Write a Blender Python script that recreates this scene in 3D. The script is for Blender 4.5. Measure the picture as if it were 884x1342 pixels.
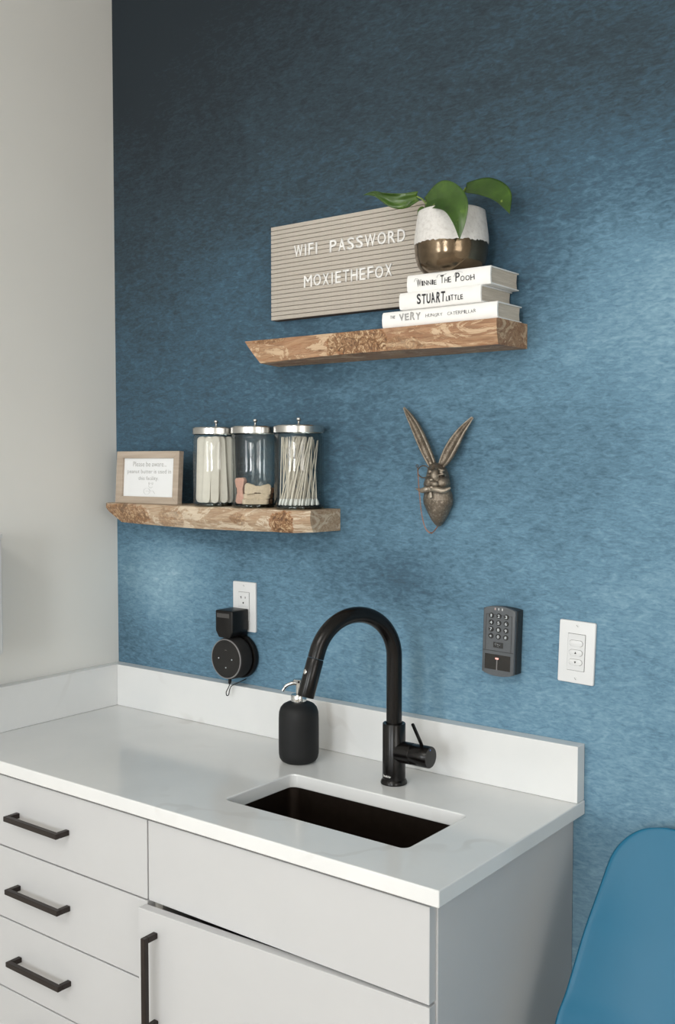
import bpy, bmesh, math, random
from mathutils import Vector, Matrix, noise
random.seed(7)
PI = math.pi
scene = bpy.context.scene
for o in list(bpy.data.objects):
    bpy.data.objects.remove(o)

# ------------------------------------------------------------------ camera
cam_data = bpy.data.cameras.new('camera')
cam_data.sensor_fit = 'VERTICAL'
cam_data.sensor_height = 36.0
cam_data.lens = 1352.3 / 1342.0 * 36.0
cam_data.clip_start = 0.05
cam = bpy.data.objects.new('camera', cam_data)
cam.location = (2.04464, -1.74711, 1.52784)
cam.rotation_euler = (PI / 2 - 0.049527, 0.0, 0.653205)
scene.collection.objects.link(cam)
scene.camera = cam

# ------------------------------------------------------------------ world, windows' daylight and added fill, exposure
world = bpy.data.worlds.new('world')
scene.world = world
world.use_nodes = True
world.node_tree.nodes['Background'].inputs[0].default_value = (0.75, 0.85, 1.0, 1)
world.node_tree.nodes['Background'].inputs[1].default_value = 1.0

def window_light(name, loc, w, h, power, color, rot):
    d = bpy.data.lights.new(name, 'AREA')
    d.shape = 'RECTANGLE'; d.size = w; d.size_y = h
    d.energy = power; d.color = color
    o = bpy.data.objects.new(name, d)
    o.location = loc; o.rotation_euler = rot
    scene.collection.objects.link(o)
    return o
# two windows in the wall that faces the mural, plus an added fill light at the right-hand wall
WIN = [(0.35, 0.70), (2.05, 0.70)]          # centre x, width
WZ0, WZ1 = 0.95, 2.25
YF, XR, ZC = -4.4, 4.2, 2.75                # front wall, right wall, ceiling
window_light('window_and_fill_light', (WIN[0][0], YF + 0.02, 1.6), 0.62, 1.25, 22, (0.95, 0.98, 1.0), (PI / 2, 0, 0))
window_light('window_and_fill_light', (WIN[1][0], YF + 0.02, 1.6), 0.62, 1.25, 36, (0.95, 0.98, 1.0), (PI / 2, 0, 0))
window_light('window_and_fill_light', (XR - 0.02, -2.6, 1.65), 1.6, 1.2, 23, (1.0, 0.975, 0.94), (PI / 2, 0, PI / 2))  # added fill for surfaces facing right; no window opening behind it
window_light('added_ceiling_fill', (1.2, -2.6, ZC - 0.09), 1.1, 1.1, 18, (1.0, 0.96, 0.91), (0, 0, 0))  # overhead fill added for ambient light, source unseen

vs = scene.view_settings
vs.view_transform = 'Standard'
vs.look = 'None'
vs.exposure = 0.25
vs.gamma = 1.0
vs.use_curve_mapping = False

# ------------------------------------------------------------------ node helpers
def srgb(r, g, b):
    f = lambda c: (c / 255 / 12.92) if c / 255 <= 0.04045 else ((c / 255 + 0.055) / 1.055) ** 2.4
    return (f(r), f(g), f(b), 1.0)

class NT:
    def __init__(s, name):
        s.m = bpy.data.materials.new(name); s.m.use_nodes = True
        s.t = s.m.node_tree; s.b = s.t.nodes['Principled BSDF']
        s.co = s.n('ShaderNodeTexCoord').outputs['Object']
    def n(s, kind, **kw):
        nd = s.t.nodes.new(kind)
        for k, v in kw.items(): setattr(nd, k, v)
        return nd
    def put(s, nd, key, v):
        if v is None: return
        if hasattr(v, 'is_output') or isinstance(v, bpy.types.NodeSocket): s.t.links.new(v, nd.inputs[key])
        else: nd.inputs[key].default_value = v
    def mapping(s, scale=(1, 1, 1), rot=(0, 0, 0), loc=(0, 0, 0), vec=None):
        nd = s.n('ShaderNodeMapping'); s.t.links.new(vec or s.co, nd.inputs[0])
        nd.inputs['Scale'].default_value = scale; nd.inputs['Rotation'].default_value = rot; nd.inputs['Location'].default_value = loc
        return nd.outputs[0]
    def noise(s, scale, detail=4, rough=0.55, vec=None, dist=0.0):
        nd = s.n('ShaderNodeTexNoise'); s.t.links.new(vec or s.co, nd.inputs['Vector'])
        nd.inputs['Scale'].default_value = scale; nd.inputs['Detail'].default_value = detail
        nd.inputs['Roughness'].default_value = rough; nd.inputs['Distortion'].default_value = dist
        return nd.outputs['Fac']
    def math(s, op, a, b=0.0, c=None, clamp=False):
        nd = s.n('ShaderNodeMath', operation=op, use_clamp=clamp)
        s.put(nd, 0, a); s.put(nd, 1, b)
        if c is not None: s.put(nd, 2, c)
        return nd.outputs[0]
    def ramp(s, fac, stops, interp='LINEAR'):
        nd = s.n('ShaderNodeValToRGB'); s.put(nd, 0, fac); r = nd.color_ramp; r.interpolation = interp
        while len(r.elements) > 1: r.elements.remove(r.elements[-1])
        r.elements[0].position = stops[0][0]; r.elements[0].color = stops[0][1]
        for p, c in stops[1:]:
            e = r.elements.new(p); e.color = c
        return nd.outputs[0]
    def mix(s, fac, a, b, mode='MIX'):
        nd = s.n('ShaderNodeMix', data_type='RGBA', blend_type=mode)
        s.put(nd, 0, fac); s.put(nd, 6, a); s.put(nd, 7, b)
        return nd.outputs[2]
    def maprange(s, v, a, b, c=0.0, d=1.0, smooth=False):
        nd = s.n('ShaderNodeMapRange', interpolation_type='SMOOTHSTEP' if smooth else 'LINEAR')
        for i, x in enumerate((v, a, b, c, d)): s.put(nd, i, x)
        return nd.outputs[0]
    def bump(s, h, strength=0.2, dist=0.002):
        nd = s.n('ShaderNodeBump'); nd.inputs['Strength'].default_value = strength; nd.inputs['Distance'].default_value = dist
        s.t.links.new(h, nd.inputs['Height']); s.t.links.new(nd.outputs[0], s.b.inputs['Normal'])
    def spot(s, c, r, power=1.0):
        # 1 inside an ellipsoid of radii r about c, falling to 0 at its edge
        m = s.mapping(scale=(1 / r[0], 1 / r[1], 1 / r[2]), loc=(-c[0] / r[0], -c[1] / r[1], -c[2] / r[2]))
        g = s.n('ShaderNodeVectorMath', operation='LENGTH'); s.t.links.new(m, g.inputs[0])
        return s.maprange(g.outputs['Value'], 0.0, 1.0, 1.0, 0.0, True)
    def set(s, **kw):
        for k, v in kw.items(): s.put(s.b, k.replace('_', ' ').replace('IOR level', 'IOR Level'), v)
        return s.m

def simple(name, col, rough=0.5, metal=0.0, var=0.06, nscale=30, bump=0.0, bscale=200, spec=0.5, coat=0.0):
    k = NT(name)
    f = k.noise(nscale, 3)
    dark = tuple(c * (1 - var) for c in col[:3]) + (1,)
    lite = tuple(min(1, c * (1 + var)) for c in col[:3]) + (1,)
    k.put(k.b, 'Base Color', k.ramp(f, [(0.3, dark), (0.7, lite)]))
    k.b.inputs['Roughness'].default_value = rough
    k.b.inputs['Metallic'].default_value = metal
    k.b.inputs['Specular IOR Level'].default_value = spec
    k.b.inputs['Coat Weight'].default_value = coat
    if bump: k.bump(k.noise(bscale, 3), bump, 0.001)
    return k.m

# ------------------------------------------------------------------ materials
MAT = {}
def mural():
    k = NT('mural_blue_wash')
    sep = k.n('ShaderNodeSeparateXYZ'); k.t.links.new(k.co, sep.inputs[0])
    x, z = sep.outputs[0], sep.outputs[2]
    big = k.noise(1.5, 5, 0.6, dist=0.6)
    mid = k.noise(4.5, 6, 0.62, vec=k.mapping(scale=(0.8, 1, 1.3), loc=(3.1, 0, 1.7)), dist=0.8)
    fib = k.noise(74, 6, 0.66, vec=k.mapping(scale=(0.5, 1, 1.3), rot=(0, 0.14, 0)), dist=0.9)
    fine = k.noise(210, 4, 0.6, vec=k.mapping(scale=(0.4, 1, 1.2), rot=(0, -0.1, 0)), dist=0.5)
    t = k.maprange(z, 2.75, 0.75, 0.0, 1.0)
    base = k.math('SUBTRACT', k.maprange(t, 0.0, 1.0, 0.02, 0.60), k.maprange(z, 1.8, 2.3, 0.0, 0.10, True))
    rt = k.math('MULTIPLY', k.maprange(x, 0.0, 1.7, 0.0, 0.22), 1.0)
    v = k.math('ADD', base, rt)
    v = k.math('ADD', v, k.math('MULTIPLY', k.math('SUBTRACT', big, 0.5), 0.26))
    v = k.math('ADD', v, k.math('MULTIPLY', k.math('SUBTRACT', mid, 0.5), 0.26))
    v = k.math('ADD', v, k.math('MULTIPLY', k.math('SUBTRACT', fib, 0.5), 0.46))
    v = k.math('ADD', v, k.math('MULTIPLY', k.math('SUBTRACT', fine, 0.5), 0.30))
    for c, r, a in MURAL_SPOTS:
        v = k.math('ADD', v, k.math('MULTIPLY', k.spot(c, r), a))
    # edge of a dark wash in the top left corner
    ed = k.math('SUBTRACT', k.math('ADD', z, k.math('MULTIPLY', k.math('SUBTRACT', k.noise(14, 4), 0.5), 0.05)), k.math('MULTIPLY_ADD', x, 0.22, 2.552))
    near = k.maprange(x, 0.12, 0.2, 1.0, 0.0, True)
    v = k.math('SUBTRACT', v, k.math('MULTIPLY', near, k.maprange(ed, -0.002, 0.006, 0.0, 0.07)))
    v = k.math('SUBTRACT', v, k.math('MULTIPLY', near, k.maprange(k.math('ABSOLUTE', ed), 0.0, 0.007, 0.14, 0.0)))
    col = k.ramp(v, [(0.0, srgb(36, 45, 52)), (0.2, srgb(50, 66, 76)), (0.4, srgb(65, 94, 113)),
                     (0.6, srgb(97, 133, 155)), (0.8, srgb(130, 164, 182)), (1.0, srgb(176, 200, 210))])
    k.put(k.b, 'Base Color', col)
    k.b.inputs['Roughness'].default_value = 0.72
    k.b.inputs['Specular IOR Level'].default_value = 0.3
    k.bump(fib, 0.12, 0.002)
    return k.m
MURAL_SPOTS = [((0.16, 0, 1.24), (0.28, 1, 0.20), 0.30), ((1.5, 0, 1.78), (0.45, 1, 0.30), 0.20),
               ((0.55, 0, 1.52), (0.6, 1, 0.25), -0.10), ((0.1, 0, 2.55), (0.45, 1, 0.5), -0.10),
               ((1.30, 0, 0.86), (0.4, 1, 0.30), -0.08), ((0.85, 0, 1.28), (0.25, 1, 0.12), -0.12)]
MAT['mural'] = mural()
MAT['paint'] = simple('grey_wall_paint', srgb(230, 229, 224), 0.6, var=0.015, nscale=3, bump=0.0)
MAT['paint_right'] = simple('slate_wall_paint', srgb(235, 230, 222), 0.6, var=0.015, nscale=3)
MAT['ceiling'] = simple('white_ceiling_paint', srgb(225, 224, 220), 0.8, var=0.015, nscale=3)
MAT['trim'] = simple('white_trim_paint', srgb(225, 225, 222), 0.4, var=0.01)

def floor_mat():
    k = NT('grey_vinyl_floor')
    g = k.noise(6, 6, 0.6, vec=k.mapping(scale=(0.15, 1.4, 1)))
    k.put(k.b, 'Base Color', k.ramp(g, [(0.3, srgb(150, 140, 130)), (0.7, srgb(186, 176, 164))]))
    k.b.inputs['Roughness'].default_value = 0.45
    return k.m
MAT['floor'] = floor_mat()

def quartz():
    k = NT('white_quartz')
    w = k.n('ShaderNodeTexWave', wave_type='BANDS'); w.inputs['Scale'].default_value = 1.3
    w.inputs['Distortion'].default_value = 14; w.inputs['Detail'].default_value = 4; w.inputs['Detail Scale'].default_value = 1.6
    k.t.links.new(k.mapping(rot=(0.3, 0.2, 0.7)), w.inputs[0])
    vein = k.maprange(w.outputs['Fac'], 0.0, 0.035, 1.0, 0.0, True)
    gate = k.maprange(k.noise(3.0, 3), 0.5, 0.72, 0.0, 1.0, True)
    f = k.math('MULTIPLY', vein, gate)
    cloud = k.ramp(k.noise(5, 5), [(0.3, srgb(217, 219, 219)), (0.7, srgb(225, 226, 225))])
    k.put(k.b, 'Base Color', k.mix(k.math('MULTIPLY', f, 0.35), cloud, srgb(190, 186, 182)))
    k.b.inputs['Roughness'].default_value = 0.13
    return k.m
MAT['quartz'] = quartz()
MAT['cabinet'] = simple('white_cabinet_laminate', srgb(191, 192, 193), 0.42, var=0.01, nscale=8)
MAT['carcass'] = simple('pale_cabinet_box', srgb(205, 203, 197), 0.5, var=0.02)
MAT['handle'] = simple('dark_bronze_metal', srgb(38, 30, 26), 0.42, 0.3, var=0.1, nscale=80)
MAT['black_satin'] = simple('satin_black_metal', srgb(12, 10, 9), 0.24, 0.0, var=0.08, nscale=60, spec=0.3)
MAT['black_rubber'] = simple('matte_black_rubber', srgb(24, 25, 26), 0.6, 0.0, var=0.08, nscale=90, bump=0.03, bscale=900, spec=0.3)
MAT['black_plastic'] = simple('black_plastic', srgb(15, 13, 12), 0.4, var=0.08, nscale=90, bump=0.05, bscale=1200, spec=0.3)
MAT['black_gloss'] = simple('gloss_black_plastic', srgb(24, 22, 21), 0.22, var=0.05)
MAT['black_fabric'] = simple('black_speaker_fabric', srgb(26, 24, 23), 0.9, var=0.25, nscale=900, bump=0.4, bscale=1500)
MAT['grey_rim'] = simple('grey_rim_plastic', srgb(120, 118, 118), 0.35, var=0.03)
MAT['keypad_grey'] = simple('charcoal_plastic', srgb(82, 86, 90), 0.5, var=0.05, nscale=200, bump=0.08, bscale=1500)
MAT['keypad_dark'] = simple('dark_charcoal_plastic', srgb(34, 35, 36), 0.5, var=0.05, nscale=200)
MAT['light_key'] = simple('backlit_key_white', srgb(205, 212, 216), 0.4, var=0.03)
MAT['sink'] = simple('dark_bronze_sink', srgb(52, 43, 37), 0.36, 0.8, var=0.12, nscale=60)
MAT['steel'] = simple('brushed_steel', srgb(196, 194, 190), 0.24, 1.0, var=0.05, nscale=40)
MAT['chrome'] = simple('polished_chrome', srgb(205, 205, 204), 0.12, 1.0, var=0.02)
MAT['white_plastic'] = simple('white_plastic', srgb(216, 218, 219), 0.35, var=0.008)
MAT['white_plastic2'] = simple('satin_white_plastic', srgb(210, 212, 213), 0.4, var=0.01)
MAT['slot'] = simple('dark_slot', srgb(70, 70, 70), 0.7, var=0.05)
MAT['letter'] = simple('white_letter_plastic', srgb(242, 241, 238), 0.4, var=0.01)
MAT['felt'] = simple('taupe_felt', srgb(186, 178, 167), 0.95, var=0.05, nscale=220, bump=0.05, bscale=900)
MAT['felt_dark'] = simple('dark_felt_groove', srgb(86, 77, 70), 0.95, var=0.1, nscale=220)
MAT['paper_white'] = simple('white_book_cloth', srgb(240, 239, 236), 0.6, var=0.012, nscale=60)
MAT['ink'] = simple('charcoal_ink', srgb(52, 52, 54), 0.8, var=0.1, nscale=300)
MAT['ink_light'] = simple('pale_grey_ink', srgb(168, 168, 166), 0.8, var=0.05)
MAT['ink_grey'] = simple('grey_pencil_ink', srgb(110, 110, 112), 0.8, var=0.05)
MAT['print'] = simple('white_print_paper', srgb(232, 234, 235), 0.45, var=0.008)
MAT['copper'] = simple('copper_chain', srgb(176, 130, 104), 0.35, 0.9, var=0.2, nscale=300)
MAT['brass'] = simple('aged_brass', srgb(96, 82, 66), 0.4, 0.9, var=0.15, nscale=200)
MAT['soil'] = simple('dark_soil', srgb(52, 40, 32), 0.95, var=0.4, nscale=200, bump=0.6, bscale=300)
MAT['stem'] = simple('green_stem', srgb(110, 130, 58), 0.45, var=0.12, nscale=60)
MAT['swab_stick'] = simple('paper_swab_stick', srgb(224, 214, 200), 0.7, var=0.05, nscale=90)
MAT['cotton'] = simple('white_cotton', srgb(244, 243, 240), 0.95, var=0.02, nscale=300)
MAT['birch'] = simple('pale_birch_wood', srgb(226, 218, 207), 0.6, var=0.05, nscale=60)
MAT['biscuit_pink'] = simple('pink_biscuit', srgb(206, 158, 142), 0.85, var=0.1, nscale=150, bump=0.4, bscale=250)
MAT['biscuit_tan'] = simple('tan_biscuit', srgb(214, 194, 170), 0.85, var=0.1, nscale=150, bump=0.4, bscale=250)
MAT['biscuit_brown'] = simple('brown_biscuit', srgb(150, 108, 84), 0.85, var=0.12, nscale=150, bump=0.4, bscale=250)
MAT['chair_legs'] = simple('beech_wood', srgb(196, 160, 118), 0.5, var=0.12, nscale=25)
MAT['chair'] = simple('teal_blue_plastic', srgb(18, 98, 130), 0.42, var=0.02, nscale=5, bump=0.03, bscale=700, spec=0.35)
def led():
    k = NT('red_led'); k.b.inputs['Base Color'].default_value = srgb(232, 168, 160)
    k.b.inputs['Emission Color'].default_value = srgb(255, 175, 165); k.b.inputs['Emission Strength'].default_value = 0.5
    return k.m
MAT['led'] = led()

def pages():
    k = NT('book_page_edges')
    st = k.noise(40, 3, 0.7, vec=k.mapping(scale=(0.4, 0.4, 30)))
    k.put(k.b, 'Base Color', k.ramp(st, [(0.25, srgb(178, 166, 150)), (0.75, srgb(222, 212, 198))]))
    k.b.inputs['Roughness'].default_value = 0.9
    k.bump(st, 0.4, 0.001)
    return k.m
MAT['pages'] = pages()

def frame_wood():
    k = NT('greyed_oak_frame')
    g = k.noise(18, 5, 0.6, vec=k.mapping(scale=(0.3, 2, 4)))
    k.put(k.b, 'Base Color', k.ramp(g, [(0.25, srgb(158, 142, 126)), (0.75, srgb(190, 176, 160))]))
    k.b.inputs['Roughness'].default_value = 0.55
    return k.m
MAT['frame_wood'] = frame_wood()

def thin_glass(name, tint):
    k = NT(name)
    tr = k.n('ShaderNodeBsdfTransparent'); tr.inputs[0].default_value = tint
    gl = k.n('ShaderNodeBsdfGlossy'); gl.inputs['Roughness'].default_value = 0.03
    lw = k.n('ShaderNodeLayerWeight'); lw.inputs['Blend'].default_value = 0.5
    fr = k.math('MULTIPLY_ADD', k.math('POWER', lw.outputs['Facing'], 5.0), 0.75, 0.035)     # Schlick reflectance, same from both sides
    mx = k.n('ShaderNodeMixShader')
    k.t.links.new(fr, mx.inputs[0]); k.t.links.new(tr.outputs[0], mx.inputs[1]); k.t.links.new(gl.outputs[0], mx.inputs[2])
    k.t.links.new(mx.outputs[0], k.t.nodes['Material Output'].inputs[0])
    return k.m
MAT['glass'] = thin_glass('clear_jar_glass', (0.955, 0.97, 0.965, 1))
MAT['glass_base'] = thin_glass('thick_green_glass', (0.42, 0.48, 0.44, 1))
MAT['frame_glass'] = thin_glass('picture_glass', (0.99, 0.99, 0.99, 1))

def leaf_mat():
    k = NT('pothos_leaf')
    a = k.noise(22, 5, 0.6)
    b = k.noise(55, 3, 0.5, vec=k.mapping(loc=(4, 2, 1)))
    col = k.ramp(a, [(0.25, srgb(38, 62, 22)), (0.6, srgb(64, 94, 34)), (0.85, srgb(98, 126, 46))])
    streak = k.maprange(b, 0.68, 0.76, 0.0, 1.0, True)
    k.put(k.b, 'Base Color', k.mix(k.math('MULTIPLY', streak, 0.8), col, srgb(170, 186, 96)))
    k.b.inputs['Roughness'].default_value = 0.3
    k.b.inputs['Subsurface Weight'].default_value = 0.08
    k.b.inputs['Subsurface Radius'].default_value = (0.004, 0.006, 0.002)
    k.bump(a, 0.1, 0.002)
    return k.m
MAT['leaf'] = leaf_mat()

def pot_white():
    k = NT('white_crackle_glaze')
    a = k.noise(160, 5, 0.7)
    k.put(k.b, 'Base Color', k.ramp(a, [(0.28, srgb(196, 192, 187)), (0.5, srgb(216, 213, 209)), (0.8, srgb(226, 224, 220))]))
    k.b.inputs['Roughness'].default_value = 0.65
    k.bump(a, 0.22, 0.0015)
    return k.m
MAT['pot_white'] = pot_white()
def pot_bronze():
    k = NT('bronze_lustre_glaze')
    a = k.noise(26, 5, 0.6)
    k.put(k.b, 'Base Color', k.ramp(a, [(0.3, srgb(88, 75, 60)), (0.7, srgb(126, 110, 90))]))
    k.b.inputs['Metallic'].default_value = 0.85
    k.b.inputs['Roughness'].default_value = 0.16
    k.bump(k.noise(30, 4), 0.12, 0.004)
    return k.m
MAT['pot_bronze'] = pot_bronze()

def hare_metal():
    k = NT('aged_pewter')
    a = k.noise(190, 6, 0.7)
    b = k.noise(45, 4, 0.6)
    geo = k.n('ShaderNodeNewGeometry')
    edge = k.maprange(geo.outputs['Pointiness'], 0.49, 0.56, 0.0, 1.0)
    c = k.ramp(b, [(0.3, srgb(78, 68, 58)), (0.7, srgb(122, 112, 100))])
    c = k.mix(k.maprange(a, 0.52, 0.72), c, srgb(176, 166, 152))
    c = k.mix(k.math('MULTIPLY', edge, 0.6), c, srgb(196, 186, 170))
    k.put(k.b, 'Base Color', c)
    k.b.inputs['Metallic'].default_value = 0.75
    k.b.inputs['Roughness'].default_value = 0.42
    k.bump(a, 0.5, 0.002)
    return k.m
MAT['hare'] = hare_metal()

def wood(name, patches, grain_rot=0.0, light=(222, 192, 152), mid=(196, 152, 106), dark=(128, 84, 50), cream=(236, 218, 190)):
    k = NT(name)
    g = k.noise(11, 8, 0.66, vec=k.mapping(scale=(0.4, 2.4, 2.6), rot=(0, grain_rot, 0)), dist=1.6)
    fine = k.noise(85, 6, 0.68, vec=k.mapping(scale=(0.22, 1.6, 3.0), rot=(0, grain_rot, 0)), dist=0.6)
    col = k.ramp(g, [(0.30, srgb(*dark)), (0.40, srgb(*mid)), (0.50, srgb(*light)), (0.58, srgb(*mid)), (0.70, srgb(*light))])
    col = k.mix(k.math('MULTIPLY', k.maprange(fine, 0.42, 0.66), 0.55), col, srgb(*dark))
    cr = k.maprange(k.noise(13, 7, 0.72, vec=k.mapping(scale=(0.55, 1, 1.7), rot=(0, grain_rot, 0), loc=(5, 1, 2)), dist=2.4), 0.535, 0.565, 0.0, 1.0, True)
    creamc = k.mix(k.maprange(fine, 0.45, 0.75), srgb(*cream), srgb(*light))
    col = k.mix(k.math('MULTIPLY', cr, 0.85), col, creamc)
    mott = k.noise(70, 8, 0.78, dist=1.8)
    bark = k.ramp(mott, [(0.30, srgb(46, 32, 22)), (0.42, srgb(96, 66, 42)), (0.52, srgb(146, 106, 70)), (0.58, srgb(196, 168, 132)), (0.70, srgb(220, 204, 178))])
    warp = k.noise(26, 6, 0.7, dist=1.4)
    rough = g
    for c, r, a in patches:
        sp_ = k.spot(c, r)
        f = k.maprange(k.math('ADD', sp_, k.math('MULTIPLY', k.math('SUBTRACT', warp, 0.5), 1.5)), 0.34, 0.46, 0.0, a, True)
        col = k.mix(f, col, bark)
        rim = k.math('MULTIPLY', f, k.math('SUBTRACT', a, f))
        col = k.mix(k.math('MULTIPLY', rim, 3.0, clamp=True), col, srgb(150, 92, 44))
    k.put(k.b, 'Base Color', col)
    k.b.inputs['Roughness'].default_value = 0.5
    h = k.math('ADD', k.math('MULTIPLY', mott, 0.8), k.math('ADD', g, k.math('MULTIPLY', cr, 0.25)))
    k.bump(h, 0.45, 0.004)
    return k.m

# ------------------------------------------------------------------ mesh helpers
def link(o):
    scene.collection.objects.link(o); return o

def world_loc(o):
    v = Vector((0, 0, 0))
    while o is not None:
        v += o.location; o = o.parent
    return v

def obj(name, bm, mat, parent=None, smooth=False, local=False, origin=None, angle=0.7):
    """bm in world coordinates (or the parent's local ones when local) -> ONE mesh object"""
    bmesh.ops.recalc_face_normals(bm, faces=bm.faces)
    off = Vector((0, 0, 0))
    if not local:
        if parent is not None: off = world_loc(parent)
        elif origin is not None: off = Vector(origin)
        else:
            xs = [v.co for v in bm.verts]
            lo = [min(c[i] for c in xs) for i in range(3)]; hi = [max(c[i] for c in xs) for i in range(3)]
            off = Vector(((lo[0] + hi[0]) / 2, (lo[1] + hi[1]) / 2, lo[2]))
        bmesh.ops.translate(bm, verts=bm.verts, vec=-off)
    me = bpy.data.meshes.new(name)
    bm.to_mesh(me); bm.free()
    me.materials.append(MAT[mat] if isinstance(mat, str) else mat)
    if smooth:
        me.polygons.foreach_set('use_smooth', [True] * len(me.polygons))
        if angle: me.set_sharp_from_angle(angle=angle)
    o = bpy.data.objects.new(name, me)
    if parent is not None: o.parent = parent
    elif not local: o.location = off
    return link(o)

def thing(name, label, cat, loc=(0, 0, 0), rot=(0, 0, 0), group=None):
    o = bpy.data.objects.new(name, None)
    o.empty_display_size = 0.02
    o.location = loc; o.rotation_euler = rot
    return tag(link(o), label, cat, group)

def tag(o, label, cat, group=None):
    o['label'] = label; o['category'] = cat
    if group: o['group'] = group
    return o

def struct(o):
    o['kind'] = 'structure'; return o

def BM(): return bmesh.new()

def box(bm, x0, x1, y0, y1, z0, z1, bev=0.0, seg=2):
    r = bmesh.ops.create_cube(bm, size=1.0)
    vs_ = r['verts']
    for v in vs_:
        v.co = Vector(((x0 + x1) / 2 + v.co.x * (x1 - x0), (y0 + y1) / 2 + v.co.y * (y1 - y0), (z0 + z1) / 2 + v.co.z * (z1 - z0)))
    if bev:
        es = list({e for v in vs_ for e in v.link_edges})
        bmesh.ops.bevel(bm, geom=es, offset=bev, segments=seg, affect='EDGES', profile=0.5)
    return bm

def bx(*a, **k): return box(BM(), *a, **k)

def prism(bm, pts, a0, a1, axis='y', bev=0.0, seg=2):
    """closed outline pts extruded from a0 to a1 along axis; pts are (x,z) for y, (x,y) for z, (y,z) for x"""
    def P(p, a):
        return {'y': (p[0], a, p[1]), 'z': (p[0], p[1], a), 'x': (a, p[0], p[1])}[axis]
    v0 = [bm.verts.new(P(p, a0)) for p in pts]; v1 = [bm.verts.new(P(p, a1)) for p in pts]
    n = len(pts)
    fs = [bm.faces.new(v0), bm.faces.new(v1[::-1])]
    for i in range(n): fs.append(bm.faces.new((v0[i], v0[(i + 1) % n], v1[(i + 1) % n], v1[i])))
    if bev:
        es = list(set(fs[0].edges) | set(fs[1].edges))
        bmesh.ops.bevel(bm, geom=es, offset=bev, segments=seg, affect='EDGES', profile=0.5)
    return bm

def rrect(x0, x1, z0, z1, r, n=5):
    out = []
    for cx, cz, a in ((x1 - r, z1 - r, 0), (x0 + r, z1 - r, PI / 2), (x0 + r, z0 + r, PI), (x1 - r, z0 + r, 1.5 * PI)):
        for i in range(n + 1):
            t = a + PI / 2 * i / n; out.append((cx + r * math.cos(t), cz + r * math.sin(t)))
    return out

def lathe(bm, prof, c=(0, 0, 0), n=40, axis='z', close=False):
    """prof: list of (radius, height); closes poles where radius is 0"""
    rings = []
    for r, h in prof:
        if r < 1e-6:
            pts = [(0, 0, h)]
        else:
            pts = [(r * math.cos(2 * PI * i / n), r * math.sin(2 * PI * i / n), h) for i in range(n)]
        if axis == 'y': pts = [(x, -z, y) for x, y, z in pts]       # height runs towards -y (out of the wall)
        if axis == 'x': pts = [(z, x, y) for x, y, z in pts]
        rings.append([bm.verts.new((p[0] + c[0], p[1] + c[1], p[2] + c[2])) for p in pts])
    pairs = list(zip(rings, rings[1:]))
    if close: pairs.append((rings[-1], rings[0]))
    for a, b in pairs:
        if len(a) == 1 and len(b) == 1: continue
        for i in range(n):
            j = (i + 1) % n
            if len(a) == 1: bm.faces.new((a[0], b[i], b[j]))
            elif len(b) == 1: bm.faces.new((a[i], b[0], a[j]))
            else: bm.faces.new((a[i], b[i], b[j], a[j]))
    return bm

def tube(bm, pts, rad, n=16, cap=True, flat=None):
    pts = [Vector(p) for p in pts]
    m = len(pts)
    rads = rad if isinstance(rad, (list, tuple)) else [rad] * m
    tans = []
    for i in range(m):
        t = pts[min(i + 1, m - 1)] - pts[max(i - 1, 0)]
        tans.append(t.normalized())
    ref = Vector((0, 0, 1)) if abs(tans[0].z) < 0.9 else Vector((1, 0, 0))
    u = tans[0].cross(ref).normalized()
    rings = []
    for i in range(m):
        if i:
            q = tans[i - 1].rotation_difference(tans[i]); u = (q @ u).normalized()
        w = tans[i].cross(u).normalized()
        rings.append([bm.verts.new(pts[i] + rads[i] * (math.cos(2 * PI * k / n) * u + (flat or 1.0) * math.sin(2 * PI * k / n) * w)) for k in range(n)])
    for a, b in zip(rings, rings[1:]):
        for i in range(n): bm.faces.new((a[i], a[(i + 1) % n], b[(i + 1) % n], b[i]))
    if cap:
        bm.faces.new(rings[0][::-1]); bm.faces.new(rings[-1])
    return bm

def spline(pts, n=8):
    """Catmull-Rom through the points"""
    P = [Vector(p) for p in pts]; P = [2 * P[0] - P[1]] + P + [2 * P[-1] - P[-2]]
    out = []
    for i in range(1, len(P) - 2):
        for k in range(n):
            t = k / n
            a, b, c, d = P[i - 1], P[i], P[i + 1], P[i + 2]
            out.append(0.5 * ((2 * b) + (c - a) * t + (2 * a - 5 * b + 4 * c - d) * t * t + (3 * b - 3 * c + d - a) * t ** 3))
    out.append(P[-2]); return out

def torus(bm, c, R, r, n=28, m=8, M=None):
    M = M or Matrix.Identity(3)
    rings = []
    for i in range(n):
        a = 2 * PI * i / n
        rings.append([bm.verts.new(Vector(c) + M @ Vector(((R + r * math.cos(2 * PI * k / m)) * math.cos(a), (R + r * math.cos(2 * PI * k / m)) * math.sin(a), r * math.sin(2 * PI * k / m)))) for k in range(m)])
    for i in range(n):
        a, b = rings[i], rings[(i + 1) % n]
        for k in range(m): bm.faces.new((a[k], a[(k + 1) % m], b[(k + 1) % m], b[k]))
    return bm

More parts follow.
